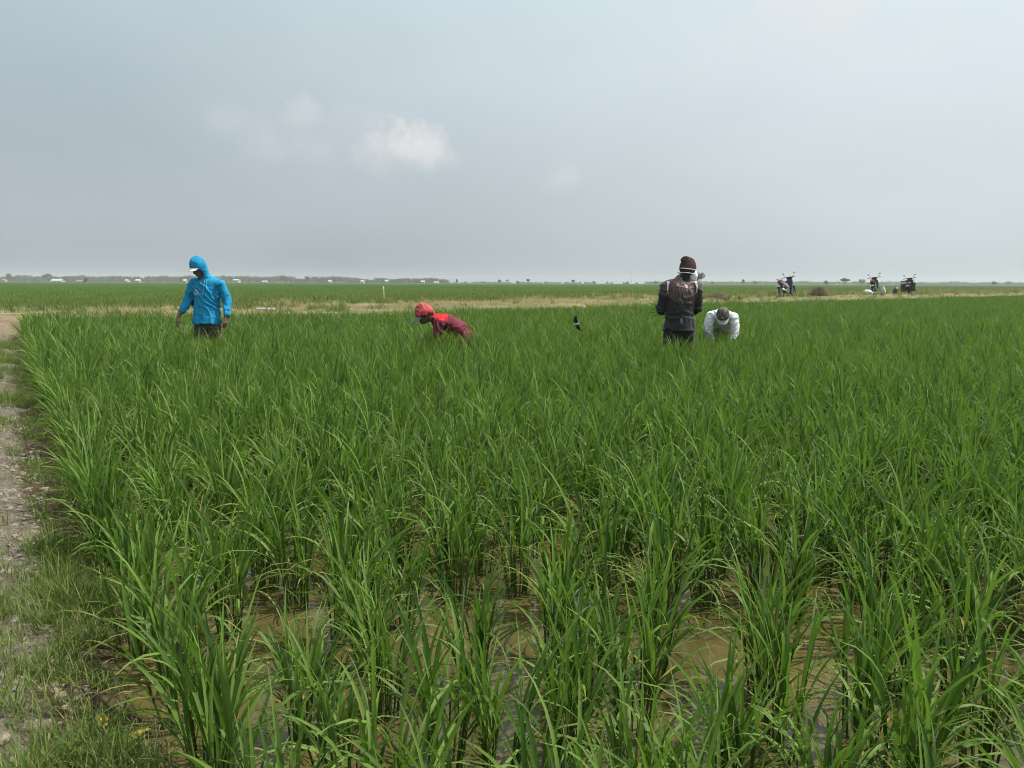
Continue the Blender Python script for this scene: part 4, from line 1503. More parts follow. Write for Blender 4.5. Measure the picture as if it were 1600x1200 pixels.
ring_tube(V, F, [Vector(hc) + H @ Vector((0, 0, 0.012)), Vector(hc) + H @ Vector((0, 0, 0.06)), Vector(hc) + H @ Vector((0, -0.005, 0.105))], [(0.109, 0.128), (0.106, 0.122), (0.088, 0.102)], H @ Vector((1, 0, 0)), 24)
ring_tube(V, F, [Vector(hc) + H @ Vector((0, -0.115, 0.03)), Vector(hc) + H @ Vector((0.01, -0.128, -0.03)), Vector(hc) + H @ Vector((0.02, -0.118, -0.085))], [(0.075, 0.025), (0.060, 0.020), (0.035, 0.012)], H @ Vector((1, 0, 0)), 16)
sc_me = fuse(V, F, 0.0065, 1, (0.0055, 38, (0.5, 0.4, 0.6)), 21.0)
bm = bmesh.new(); bm.from_mesh(sc_me)
Hi = H.inverted()
def _below(p):
    q_ = Hi @ (p - Vector(hc))
    return q_.z < 0.004 + 0.05 * max(0.0, 0.03 - abs(q_.x)) + 0.004 * math.sin(q_.y * 60) and q_.y > -0.085
bmesh.ops.delete(bm, geom=[v for v in bm.verts if _below(v.co)], context='VERTS')
bmesh.ops.solidify(bm, geom=bm.faces[:], thickness=0.005)
bm.to_mesh(sc_me); bm.free()
sc_me.polygons.foreach_set('use_smooth', [True] * len(sc_me.polygons))
part('headscarf', sc_me, M_SCARF, root)
M_CAPG = cloth('blue_grey_cap_cloth', (0.20, 0.24, 0.25), 0.6)
cap_visor(root, hc, H, M_CAPG, 'cap_visor', 0.105, 0.075, 0.040, 0.095, 0.008)

# ---------- worker in the dark jersey, back to the camera
root = empty('person', (2.10, 9.7, -0.02))
tag(root, 'standing person seen from behind in a faded black and maroon jersey with a brown beanie', 'person')
H = frame((0.80, 0.52, -0.22))
hc = (0.085, 0.02, 1.475)
V, F = [], []
add_head(V, F, hc, H)
ring_tube(V, F, [(0.06, 0.0, 1.42), (0.02, 0.0, 1.32)], [0.058, 0.066], (1, 0, 0))
ring_tube(V, F, [(0.0, 0.0, 1.34), (0, 0.0, 1.22), (0, 0.0, 1.04), (-0.01, 0.0, 0.92), (-0.01, 0.0, 0.82)],
          [(0.12, 0.075), (0.165, 0.10), (0.15, 0.10), (0.145, 0.105), (0.155, 0.11)], (1, 0, 0))
LA = [(-0.190, 0.0, 1.295), (-0.225, 0.0, 1.17), (-0.250, 0.02, 1.02), (-0.21, 0.14, 0.965), (-0.16, 0.27, 0.95)]
RA = [(0.190, 0.0, 1.285), (0.215, 0.0, 1.16), (0.225, 0.02, 1.01), (0.17, 0.14, 0.955), (0.09, 0.25, 0.95)]
for A in (LA, RA):
    ring_tube(V, F, A, [0.058, 0.047, 0.040, 0.036, 0.027], (0, 0, 1), 14)
add_hand(V, F, LA[-1], (0.45, 1, 0.05), (0.7, -0.3, 0.2), 1.0, 1)
add_hand(V, F, RA[-1], (-0.6, 0.8, 0.05), (-0.6, -0.5, 0), 0.9, -1)
for s in (-1, 1):
    lp = leg_pts((s * 0.088 - 0.01, 0.0, 0.84), (s * 0.115, 0.03, 0.44), (s * 0.12, -0.03, 0.0))
    ring_tube(V, F, lp, [0.090, 0.080, 0.056, 0.058, 0.040], (1, 0, 0))
    add_foot(V, F, lp[-1], (0.1 * s, 1, 0))
part('body', fuse(V, F, 0.0065, 2), M_SKIN2, root)
face_bits(root, hc, H)
m = Mat('dark_jersey')
co = m.n.new('ShaderNodeSeparateXYZ'); m.l.new(m.coord('Object'), co.inputs[0])
n1 = m.noise(5, 5, 0.6); n2 = m.noise(150, 2); n3 = m.noise(1.0, 3, vec=m.coord('Object', (38, 38, 3.0)))
fade = m.step(m.math('ADD', co.outputs[2], m.math('MULTIPLY', m.math('SUBTRACT', n1, 0.5), 0.30)), 0.98, 1.42)
torso = m.math('SUBTRACT', 1.0, m.step(m.math('ABSOLUTE', co.outputs[0]), 0.11, 0.25))
fade = m.math('MULTIPLY', fade, m.math('ADD', m.math('MULTIPLY', torso, 0.55), 0.45))
c = m.mix(fade, (0.016, 0.014, 0.017), (0.150, 0.078, 0.080))
c = m.mix(m.math('MULTIPLY', m.math('MULTIPLY', m.step(n3, 0.52, 0.66), fade), 0.7), c, (0.24, 0.165, 0.16))
m.set(color=c, rough=0.62, spec=0.3, bump=n2, bstr=0.2, bdist=0.002)
m.p.inputs['Sheen Weight'].default_value = 0.15
M_JERSEY = m.m
V, F = [], []
ring_tube(V, F, [(0.01, 0.0, 1.37), (0.0, 0.0, 1.325), (0, 0.0, 1.22), (-0.005, 0.0, 1.05), (-0.01, 0.0, 0.93), (-0.01, 0.0, 0.735)],
          [(0.090, 0.075), (0.155, 0.098), (0.188, 0.122), (0.174, 0.124), (0.172, 0.126), (0.202, 0.150)], (1, 0, 0), 28, (False, True))
ring_tube(V, F, [(-0.19, 0.0, 1.295), (0.0, 0.0, 1.325), (0.19, 0.0, 1.285)], [0.064, 0.075, 0.064], (0, 1, 0))
for A in (LA, RA):
    ring_tube(V, F, A[:4] + [Vector(A[3]).lerp(Vector(A[4]), .75)], [0.070, 0.064, 0.062, 0.052, 0.042], (0, 0, 1), 16)
jersey = part('jersey', fuse(V, F, 0.009, 2, (0.0075, 26, (0.25, 0.1, 0.95)), 9.0), M_JERSEY, root)
V, F = [], []
q = [(0.03 + math.sin(a_) * 0.082, math.cos(a_) * 0.078, 1.385 - 0.012 * math.cos(a_)) for a_ in np.linspace(0, 6.283, 26)[:-1]]
V, F = [], []
nrg = len(q)
for dz_, k in ((-0.05, 1.12), (0.0, 1.0), (0.045, 0.86), (0.045, 0.78), (-0.04, 0.9)):
    for x, y, z in q:
        V.append((0.03 + (x - 0.03) * k + (0.012 if dz_ > 0 else 0), y * k, z + dz_))
F = [(a * nrg + i, a * nrg + (i + 1) % nrg, (a + 1) * nrg + (i + 1) % nrg, (a + 1) * nrg + i) for a in range(4) for i in range(nrg)]
M_BLACKC = cloth('black_cloth', (0.016, 0.014, 0.017), 0.8, 0.2)
mobj('collar', mesh_data('collar', V, F, M_BLACKC), root)
M_PIPE = cloth('white_piping', (0.72, 0.70, 0.67), 0.7)
for s in (-1, 1):
    pl = []
    n_ = 9
    cc = [(s * (0.168 + 0.014 * math.sin(k / (n_ - 1) * 3.1)), 1.345 - 0.155 * k / (n_ - 1)) for k in range(n_)]
    wd = [0.013 * (1 - k / (n_ - 1)) + 0.003 for k in range(n_)]
    for k in range(n_ - 1):
        pl.append([(cc[k][0] - wd[k], cc[k][1]), (cc[k + 1][0] - wd[k + 1], cc[k + 1][1]), (cc[k + 1][0] + wd[k + 1], cc[k + 1][1]), (cc[k][0] + wd[k], cc[k][1])])
    decal(root, 'shoulder_piping', jersey, pl, (0, -0.12, 0), (1, 0, 0), (0, 0, 1), (0, 1, 0), M_PIPE)
M_SALMON = plain('salmon_print', (0.76, 0.50, 0.46), 0.6, 0.3, var=0.12)
pl = [[(u, v - 0.18 * u) for u, v in q_] for q_ in
      ([[(-0.075, -0.021), (-0.040, -0.021), (-0.040, 0.023), (-0.075, 0.023)], [(-0.038, -0.021), (0.016, -0.021), (0.016, -0.008), (-0.038, -0.008)],
        [(0.020, -0.022), (0.068, -0.022), (0.068, 0.016), (0.020, 0.016)]] + [[(a - 0.006, b_ + 0.011) for a, b_ in t_] for t_ in text_polys('RACE', 0.034, 0.2)])]
decal(root, 'back_print', jersey, pl, (-0.005, -0.12, 1.298), (1, 0, 0), (0, 0, 1), (0, 1, 0), M_SALMON)
M_STREAK = plain('grey_print', (0.30, 0.24, 0.25), 0.6, 0.3, var=0.15)
pl = []
for x0, x1, z0, z1, b_ in ((-0.048, -0.012, 1.36, 1.09, -0.010), (-0.022, 0.018, 1.36, 1.11, -0.006), (0.0, 0.045, 1.36, 1.10, -0.010), (0.022, 0.105, 1.36, 1.12, -0.022), (-0.030, 0.002, 1.16, 1.055, 0.0), (-0.085, -0.045, 1.155, 1.135, -0.012), (-0.045, 0.0, 1.135, 1.155, -0.012)):
    n_ = 10
    cc = [(x0 + (x1 - x0) * k / n_ + b_ * math.sin(math.pi * k / n_), z0 + (z1 - z0) * k / n_) for k in range(n_ + 1)]
    for k in range(n_):
        w0, w1 = 0.0038 * (1 - 0.5 * k / n_), 0.0038 * (1 - 0.5 * (k + 1) / n_)
        pl.append([(cc[k][0] - w0, cc[k][1]), (cc[k + 1][0] - w1, cc[k + 1][1]), (cc[k + 1][0] + w1, cc[k + 1][1]), (cc[k][0] + w0, cc[k][1])])
decal(root, 'back_streaks', jersey, pl, (0, -0.12, 0), (1, 0, 0), (0, 0, 1), (0, 1, 0), M_STREAK, 0.002)
m = Mat('brown_knit')
n1 = m.noise(9, 4); wv = m.noise(1.0, 2, vec=m.coord('Object', (190, 190, 30)))
m.set(color=m.mix(m.step(n1, 0.3, 0.7), (0.050, 0.028, 0.028), (0.095, 0.052, 0.050)), rough=0.9, spec=0.15, bump=wv, bstr=0.5, bdist=0.003)
M_BEANIE = m.m
dome(root, 'beanie', hc, H, (0.096, 0.112, 0.128), M_BEANIE, zmin=-0.055, face_open=(0.06, 0.045, 0.2), thick=0.008, offset=(0, -0.016, 0.040), bumps=0.10, freq=9)
V, F = [], []
ellipsoid(V, F, Vector(hc) + H @ Vector((-0.015, -0.055, 0.122)), (0.066, 0.062, 0.050), H)
ring_tube(V, F, [Vector(hc) + H @ Vector((-0.06, -0.075, 0.105)), Vector(hc) + H @ Vector((0.0, -0.112, 0.110)), Vector(hc) + H @ Vector((0.065, -0.065, 0.108))], [0.012, 0.014, 0.012], (0, 0, 1), 10)
part('beanie_fold', fuse(V, F, 0.006, 3, (0.005, 40, (0.3, 0.3, 0.9)), 2.0), M_BEANIE, root)
M_MASK = cloth('white_mask_cloth', (0.78, 0.78, 0.76), 0.7)
V, F = [], []
ellipsoid(V, F, Vector(hc) + H @ Vector((0, 0.055, -0.050)), (0.094, 0.078, 0.094), H)
ellipsoid(V, F, Vector(hc) + H @ Vector((0, 0.085, -0.018)), (0.050, 0.040, 0.040), H)
ellipsoid(V, F, Vector(hc) + H @ Vector((-0.02, 0.02, -0.100)), (0.062, 0.075, 0.050), H)
part('face_mask', fuse(V, F, 0.007, 2, (0.004, 40, (0.2, 0.2, 0.9)), 3.0), M_MASK, root)
for zz, tl in ((0.012, -0.010), (-0.038, -0.012)):
    V, F = [], []
    q = [Vector(hc) + H @ Vector((math.sin(a_) * 0.1015, -math.cos(a_) * 0.120 - 0.013, zz + tl * math.cos(a_))) for a_ in np.linspace(-2.15, 2.15, 30)]
    ring_tube(V, F, q, [(0.0028, 0.0048)] * 30, H @ Vector((1, 0, 0)), 8)
    mobj('mask_strap', mesh_data('mask_strap', V, F, M_MASK), root)
cap_visor(root, hc, H, cloth('grey_cap_cloth', (0.42, 0.42, 0.41)), 'cap_visor', 0.085, 0.070, 0.020, 0.085, 0.020)
V, F = [], []
ring_tube(V, F, [(-0.01, 0.0, 0.93), (-0.01, 0.0, 0.82), (-0.01, 0.0, 0.76)], [(0.150, 0.115), (0.176, 0.128), (0.172, 0.125)], (1, 0, 0), 20)
for s in (-1, 1):
    lp = leg_pts((s * 0.090 - 0.01, 0.0, 0.80), (s * 0.115, 0.03, 0.44), (s * 0.12, -0.03, 0.07))
    ring_tube(V, F, lp, [0.108, 0.098, 0.080, 0.076, 0.068], (1, 0, 0))
part('trousers', fuse(V, F, 0.011, 2, (0.006, 28, (0.3, 0.2, 0.9)), 4.0), cloth('black_trouser_cloth', (0.014, 0.015, 0.018), 0.75, 0.25), root)
decal(root, 'tail_label', jersey, [[(-0.012, -0.03), (0.010, -0.03), (0.010, 0.03), (-0.012, 0.03)]], (-0.012, -0.12, 0.865), (1, 0, 0), (0, 0, 1), (0, 1, 0), plain('grey_label', (0.22, 0.22, 0.23)))
# pulled rice seedlings in the hand
gs = []
r_ = random.Random(5)
for k in range(26):
    ty = r_.randrange(0, 16)
    M = (Matrix.Translation((0.02, r_.uniform(-.015, .015), r_.uniform(-.015, .015))) @ Matrix.Rotation(R(-90 + r_.uniform(-22, 34)), 4, 'Y')
         @ Matrix.Rotation(R(r_.uniform(-24, 24)), 4, 'X') @ Matrix.Rotation(r_.uniform(0, 6.28), 4, 'Z') @ Matrix.Scale(r_.uniform(0.75, 1.05), 4))
    gs.append(xf(LEAF_TYPES[ty][0], M))
al = joined(gs)
bn = empty('rice_bundle', (2.10 - 0.125, 9.7 + 0.335, 0.935))
tag(bn, 'small bundle of pulled rice stalks held by the person in the dark jersey', 'rice bundle')
tag(mobj('leaves', mesh_data('leaves', al[0], al[1], M_LEAF, attrs={'along': al[2], 'tint': al[3]}), bn), kind='stuff')
v, f = tube_geom([(0.06, 0, 0), (-0.02, 0, 0), (-0.10, 0, 0.0)], [0.014, 0.016, 0.020], 10)
mobj('stalks', mesh_data('stalks', v, f, M_STEM, attrs={'along': [0.2] * len(v), 'tint': [0.4] * len(v)}), bn)

# ---------- worker in white, bent over towards the camera
root = empty('person', (3.19, 11.8, 0.0), R(-15))
root.scale = (0.93, 0.93, 0.96)
tag(root, 'person in a white long-sleeved shirt and grey camouflage cap bending down towards the rice', 'person')
H = frame((0.02, -0.62, -0.78), (0, -0.78, 0.62))
hc = (0.01, -0.20, 0.86)
V, F = [], []
add_head(V, F, hc, H)
ring_tube(V, F, [(0.01, -0.13, 0.85), (0.0, 0.0, 0.86)], [0.058, 0.066], (1, 0, 0))
ring_tube(V, F, [(0, 0.0, 0.84), (0, 0.12, 0.81), (0, 0.28, 0.74), (0, 0.40, 0.68), (0, 0.47, 0.62)], [(0.13, 0.08), (0.165, 0.10), (0.15, 0.10), (0.15, 0.11), (0.15, 0.12)], (1, 0, 0))
LA = [(-0.180, 0.02, 0.830), (-0.205, -0.02, 0.72), (-0.205, -0.05, 0.59), (-0.16, -0.14, 0.49), (-0.13, -0.22, 0.42)]
RA = [(0.180, 0.02, 0.820), (0.205, -0.02, 0.71), (0.205, -0.05, 0.58), (0.16, -0.14, 0.48), (0.11, -0.22, 0.40)]
for A in (LA, RA):
    ring_tube(V, F, A, [0.058, 0.047, 0.040, 0.036, 0.027], (0, 1, 0), 14)
add_hand(V, F, LA[-1], (0.4, -0.4, -0.8), (0.8, 0, 0.3), 0.9, 1)
add_hand(V, F, RA[-1], (-0.4, -0.4, -0.8), (-0.8, 0, 0.3), 0.9, -1)
for s in (-1, 1):
    lp = leg_pts((s * 0.088, 0.46, 0.62), (s * 0.15, 0.16, 0.36), (s * 0.14, 0.44, 0.0))
    ring_tube(V, F, lp, [0.090, 0.080, 0.056, 0.058, 0.040], (1, 0, 0))
    add_foot(V, F, lp[-1], (0.1 * s, -1, 0))
part('body', fuse(V, F, 0.0065, 2), M_SKIN2, root)
face_bits(root, hc, H)
V, F = [], []
ring_tube(V, F, [(0, -0.05, 0.845), (0, 0.02, 0.84), (0, 0.13, 0.81), (0, 0.28, 0.73), (0, 0.40, 0.66)], [(0.095, 0.075), (0.160, 0.105), (0.200, 0.140), (0.200, 0.165), (0.205, 0.175)], (1, 0, 0), 26, (False, True))
ring_tube(V, F, [(-0.19, 0.02, 0.835), (0.0, 0.05, 0.875), (0.19, 0.02, 0.825)], [0.074, 0.08, 0.074], (0, 1, 0))
for A in (LA, RA):
    ring_tube(V, F, A[:4] + [Vector(A[3]).lerp(Vector(A[4]), .4)], [0.080, 0.074, 0.066, 0.056, 0.048], (0, 1, 0), 16)
part('shirt', fuse(V, F, 0.0095, 2, (0.0085, 24, (0.4, 0.3, 0.85)), 12.0), cloth('white_shirt_cloth', (0.70, 0.71, 0.73), 0.8, 0.05), root)
V, F = [], []
ring_tube(V, F, [(0, 0.36, 0.68), (0, 0.46, 0.63), (0, 0.50, 0.57)], [(0.165, 0.12), (0.178, 0.130), (0.172, 0.12)], (1, 0, 0), 20)
for s in (-1, 1):
    lp = leg_pts((s * 0.090, 0.46, 0.60), (s * 0.15, 0.16, 0.36), (s * 0.14, 0.44, 0.08))
    ring_tube(V, F, lp, [0.108, 0.098, 0.080, 0.076, 0.068], (1, 0, 0))
part('trousers', fuse(V, F, 0.011, 2, (0.006, 28, (0.3, 0.2, 0.9)), 14.0), cloth('dark_trouser_cloth', (0.022, 0.024, 0.028), 0.8, 0.2), root)
m = Mat('camouflage_cap')
v1 = m.voronoi(26); n1 = m.noise(22, 3, 0.5); n2 = m.noise(60, 3)
c = m.mix(m.step(n1, 0.46, 0.52), (0.115, 0.108, 0.090), (0.055, 0.052, 0.045))
c = m.mix(m.step(n2, 0.56, 0.62), c, (0.24, 0.23, 0.20))
m.set(color=c, rough=0.8, spec=0.2)
cp = dome(root, 'cap', hc, H, (0.104, 0.122, 0.114), m.m, zmin=0.012, offset=(0, -0.008, 0.020), thick=0.006, bumps=0.04)
cap_visor(root, hc, H, cloth('pale_grey_visor', (0.36, 0.34, 0.31), 0.7), 'cap_visor', 0.092, 0.098, 0.022, 0.094, 0.026)
V, F = [], []
ellipsoid(V, F, Vector(hc) + H @ Vector((0.0, 0.103, 0.070)), (0.022, 0.006, 0.018), H, 14, 8)
mobj('cap_badge', mesh_data('cap_badge', V, F, plain('badge', (0.33, 0.32, 0.29), 0.5)), root)
V, F = [], []
ellipsoid(V, F, Vector(hc) + H @ Vector((0, -0.008, 0.137)), (0.008, 0.008, 0.005), H, 10, 6)
mobj('cap_button', mesh_data('cap_button', V, F, plain('button', (0.10, 0.10, 0.09))), root)
# ------------------------------------------------------------------ motorcycles and things on the track
M_TYRE = plain('tyre_rubber', (0.018, 0.018, 0.018), 0.85, 0.2, var=0.2)
M_RIM = plain('rim_metal', (0.30, 0.30, 0.31), 0.35, 0.5, 0.8)
M_ENG = plain('engine_metal', (0.16, 0.16, 0.16), 0.5, 0.5, 0.6, var=0.2)
M_CHROME = plain('exhaust_metal', (0.42, 0.42, 0.43), 0.3, 0.5, 0.9)
M_BLKP = plain('black_plastic', (0.020, 0.021, 0.024), 0.35, 0.5)
M_SEAT = plain('seat_vinyl', (0.022, 0.021, 0.021), 0.55, 0.4)
M_GREYP = plain('grey_paint', (0.20, 0.19, 0.185), 0.35, 0.5)
M_NAVY = plain('navy_paint', (0.022, 0.026, 0.040), 0.3, 0.5)
M_WHTP = plain('white_paint', (0.66, 0.66, 0.65), 0.35, 0.5)
M_BLKPAINT = plain('black_paint', (0.020, 0.020, 0.022), 0.3, 0.5)
M_LAMP = plain('lamp_glass', (0.62, 0.64, 0.66), 0.12, 0.6)
M_TAIL = plain('tail_lamp_red', (0.38, 0.02, 0.02), 0.2, 0.5)
M_MIRR = plain('mirror_glass', (0.75, 0.78, 0.80), 0.06, 0.6, 0.9)
M_PLATE = plain('number_plate', (0.62, 0.62, 0.60), 0.5, 0.4)


def prism(profile, hw, taper=0.8, bev=0.012):
    """side profile (x, z) given width, narrowed towards both flanks and bevelled"""
    bm = bmesh.new()
    cx = sum(p[0] for p in profile) / len(profile); cz = sum(p[1] for p in profile) / len(profile)
    rows = []
    for y, k in ((-hw, taper), (-hw * .8, 0.96), (hw * .8, 0.96), (hw, taper)):
        rows.append([bm.verts.new((cx + (x - cx) * k, y, cz + (z - cz) * k)) for x, z in profile])
    n = len(profile)
    for a, b_ in zip(rows[:-1], rows[1:]):
        for i in range(n):
            bm.faces.new((a[i], a[(i + 1) % n], b_[(i + 1) % n], b_[i]))
    bm.faces.new(rows[0][::-1]); bm.faces.new(rows[-1])
    bmesh.ops.recalc_face_normals(bm, faces=bm.faces)
    bmesh.ops.bevel(bm, geom=bm.edges[:], offset=bev, segments=1, affect='EDGES', clamp_overlap=True)
    return bm


def tubes(paths, sides=8):
    V, F = [], []
    for pts_, r_ in paths:
        v, f = tube_geom(pts_, r_ if isinstance(r_, list) else [r_] * len(pts_), sides)
        o_ = len(V); V += v; F += [tuple(i + o_ for i in q) for q in f]
    return V, F


def torus(c, R0, r0, n=28, k=10):
    V, F = [], []
    for i in range(n):
        a = 2 * math.pi * i / n
        for j in range(k):
            b_ = 2 * math.pi * j / k
            rr_ = R0 + r0 * math.cos(b_)
            V.append((c[0] + rr_ * math.cos(a), c[1] + r0 * 0.95 * math.sin(b_), c[2] + rr_ * math.sin(a)))
    for i in range(n):
        for j in range(k):
            F.append((i * k + j, i * k + (j + 1) % k, ((i + 1) % n) * k + (j + 1) % k, ((i + 1) % n) * k + j))
    return V, F


def wheel(root, cx, Rw=0.285, w=0.042):
    v, f = torus((cx, 0, Rw), Rw - w, w)
    wh = mobj('wheel', mesh_data('tyre', v, f, M_TYRE), root)
    V, F = torus((cx, 0, Rw), Rw - w * 2.0, 0.014, 24, 6)
    rim = mobj('rim', mesh_data('rim', V, F, M_RIM), wh)
    V, F = tubes([([(cx, -0.045, Rw), (cx, 0.045, Rw)], 0.045)] + [([(cx, (-1) ** k * .02, Rw), (cx + math.cos(k * .628) * (Rw - w * 2), 0, Rw + math.sin(k * .628) * (Rw - w * 2))], 0.008) for k in range(10)], 7)
    mobj('spokes', mesh_data('spokes', V, F, M_RIM), wh)
    return wh


def motorcycle(loc, heading, lean, paint, side_paint, label, front_paint, extras=()):
    root = empty('motorcycle', loc)
    root.rotation_euler = (R(lean), 0, heading)
    tag(root, label, 'motorcycle', 'motorcycles parked on the track')
    wheel(root, -0.61); wheel(root, 0.61)
    v, f = tubes([([(0.61, s * .062, 0.285), (0.50, s * .062, 0.62)], 0.018) for s in (-1, 1)] + [([(0.50, 0, 0.60), (0.40, 0, 0.98)], 0.028), ([(0.50, -.07, 0.62), (0.50, .07, 0.62)], 0.02)])
    mobj('front_fork', mesh_data('front_fork', v, f, M_ENG), root)
    bobj('front_mudguard', prism([(0.30, 0.50), (0.42, 0.59), (0.60, 0.625), (0.78, 0.57), (0.88, 0.47), (0.84, 0.47), (0.75, 0.54), (0.60, 0.585), (0.44, 0.555), (0.33, 0.475)], 0.058, 0.97, 0.006), front_paint, root)
    bobj('front_cowl', prism([(0.30, 0.98), (0.42, 1.01), (0.53, 0.92), (0.545, 0.78), (0.46, 0.64), (0.34, 0.66), (0.30, 0.80)], 0.13, 0.62, 0.02), paint, root)
    bobj('leg_shield', prism([(0.26, 0.90), (0.37, 0.86), (0.34, 0.62), (0.24, 0.40), (0.16, 0.33), (0.13, 0.38), (0.22, 0.56), (0.27, 0.74)], 0.20, 0.90, 0.015), paint, root)
    bobj('headlight', prism([(0.50, 0.93), (0.548, 0.91), (0.565, 0.83), (0.535, 0.79), (0.50, 0.82)], 0.075, 0.8, 0.01), M_LAMP, root)
    v, f = tubes([([(0.40, 0, 0.97), (0.38, 0.10, 1.03), (0.33, 0.22, 1.06), (0.27, 0.36, 1.035)], 0.014), ([(0.40, 0, 0.97), (0.38, -0.10, 1.03), (0.33, -0.22, 1.06), (0.27, -0.36, 1.035)], 0.014)])
    hb = mobj('handlebar', mesh_data('handlebar', v, f, M_BLKP), root)
    bobj('handlebar_cover', prism([(0.28, 1.05), (0.36, 1.09), (0.46, 1.06), (0.50, 0.98), (0.42, 0.95), (0.32, 0.98)], 0.17, 0.6, 0.02), M_BLKP, root)
    for s in (-1, 1):
        v, f = tubes([([(0.30, s * .29, 1.05), (0.27, s * .37, 1.035)], 0.021), ([(0.36, s * .22, 1.06), (0.37, s * .36, 1.05)], 0.007)])
        mobj('grip', mesh_data('grip', v, f, M_TYRE), hb)
        v, f = tubes([([(0.33, s * .20, 1.06), (0.35, s * .27, 1.18), (0.34, s * .31, 1.24)], 0.007)])
        mr = mobj('mirror', mesh_data('mirror', v, f, M_BLKP), root)
        V, F = [], []
        ellipsoid(V, F, (0.34, s * .325, 1.265), (0.016, 0.062, 0.042), None, 14, 8)
        mobj('mirror_housing', mesh_data('mirror_housing', V, F, M_BLKP), mr)
        V, F = [], []
        ellipsoid(V, F, (0.328, s * .325, 1.265), (0.008, 0.054, 0.035), None, 14, 8)
        mobj('mirror_glass', mesh_data('mirror_glass', V, F, M_MIRR), mr)
    v, f = tubes([([(0.44, 0, 0.70), (0.20, 0, 0.46), (-0.05, 0, 0.42), (-0.30, 0, 0.60), (-0.60, 0, 0.68)], 0.035)])
    mobj('frame', mesh_data('frame', v, f, M_BLKPAINT), root)
    bobj('body_panel', prism([(0.14, 0.44), (0.08, 0.58), (-0.05, 0.66), (-0.20, 0.72), (-0.52, 0.80), (-0.74, 0.86), (-0.78, 0.80), (-0.66, 0.66), (-0.42, 0.56), (-0.20, 0.46), (0.02, 0.38)], 0.135, 0.74, 0.018), side_paint, root)
    bobj('seat', prism([(0.04, 0.66), (-0.04, 0.735), (-0.20, 0.765), (-0.36, 0.785), (-0.60, 0.865), (-0.74, 0.885), (-0.72, 0.83), (-0.50, 0.77), (-0.20, 0.69)], 0.125, 0.80, 0.02), M_SEAT, root)
    bobj('tail_lamp', prism([(-0.745, 0.86), (-0.80, 0.83), (-0.80, 0.77), (-0.74, 0.77)], 0.075, 0.8, 0.01), M_TAIL, root)
    v, f = tubes([([(-0.56, s * .10, 0.86), (-0.72, s * .12, 0.93), (-0.88, s * .08, 0.92)], 0.011) for s in (-1, 1)] + [([(-0.88, -.08, 0.92), (-0.88, .08, 0.92)], 0.011)])
    mobj('grab_rail', mesh_data('grab_rail', v, f, M_BLKP), root)
    bobj('rear_mudguard', prism([(-0.50, 0.62), (-0.66, 0.66), (-0.82, 0.60), (-0.97, 0.44), (-0.93, 0.42), (-0.80, 0.55), (-0.66, 0.61), (-0.52, 0.58)], 0.055, 0.97, 0.006), M_BLKP, root)
    v, f = boxg(-0.012, 0.012, -0.11, 0.11, -0.04, 0.04)
    p = mobj('number_plate', mesh_data('number_plate', v, f, M_PLATE, smooth=False), root, (-0.93, 0, 0.56))
    p.rotation_euler = (0, R(28), 0)
    bobj('engine', prism([(0.12, 0.24), (0.16, 0.36), (0.0, 0.44), (-0.22, 0.42), (-0.28, 0.30), (-0.16, 0.19), (0.04, 0.18)], 0.12, 0.8, 0.02), M_ENG, root)
    v, f = tubes([([(0.06, -0.10, 0.22), (-0.15, -0.15, 0.19), (-0.30, -0.16, 0.24)], [0.018, 0.02, 0.025]), ([(-0.30, -0.16, 0.24), (-0.42, -0.165, 0.28), (-0.82, -0.175, 0.39)], [0.035, 0.05, 0.045])])
    mobj('exhaust', mesh_data('exhaust', v, f, M_CHROME), root)
    v, f = tubes([([(-0.30, s * .09, 0.36), (-0.61, s * .075, 0.285)], 0.022) for s in (-1, 1)])
    mobj('swing_arm', mesh_data('swing_arm', v, f, M_ENG), root)
    for s in (-1, 1):
        v, f = tubes([([(-0.57, s * .10, 0.30), (-0.50, s * .11, 0.60)], 0.030)])
        mobj('shock_absorber', mesh_data('shock_absorber', v, f, M_ENG), root)
        v, f = tubes([([(0.02, s * .10, 0.20), (0.02, s * .30, 0.20)], 0.016)])
        mobj('footrest', mesh_data('footrest', v, f, M_TYRE), root)
    v, f = tubes([([(-0.05, 0.09, 0.20), (-0.10, 0.20, 0.10), (-0.12, 0.30, -0.02 + 0.30 * math.tan(R(lean)) * -1)], 0.012)])
    mobj('side_stand', mesh_data('side_stand', v, f, M_BLKP), root)
    if 'bags' in extras:
        for s in (-1, 1):
            V, F = [], []
            v, f = boxg(-0.86, -0.34, s * 0.15 if s > 0 else -0.42, 0.42 if s > 0 else -0.15, 0.22, 0.70)
            bag = fuse(v, f, 0.025, 6, (0.016, 18, (0.5, 0.3, 0.8)), 30.0 + s)
            part('pannier', bag, M_BAG, root)
        v, f = boxg(-0.80, -0.40, -0.40, 0.40, 0.86, 0.91)
        part('pannier_strap', fuse(v, f, 0.025, 3), M_BAG, root)
    if 'crates' in extras:
        for s in (-1, 1):
            v, f = tubes([([(-0.36, s * .16, 0.72), (-0.36, s * .30, 0.70), (-0.36, s * .30, 0.30), (-0.84, s * .30, 0.30), (-0.84, s * .30, 0.70), (-0.84, s * .16, 0.72)], 0.012)])
            mobj('side_rack', mesh_data('side_rack', v, f, M_BLKP), root)
    return root


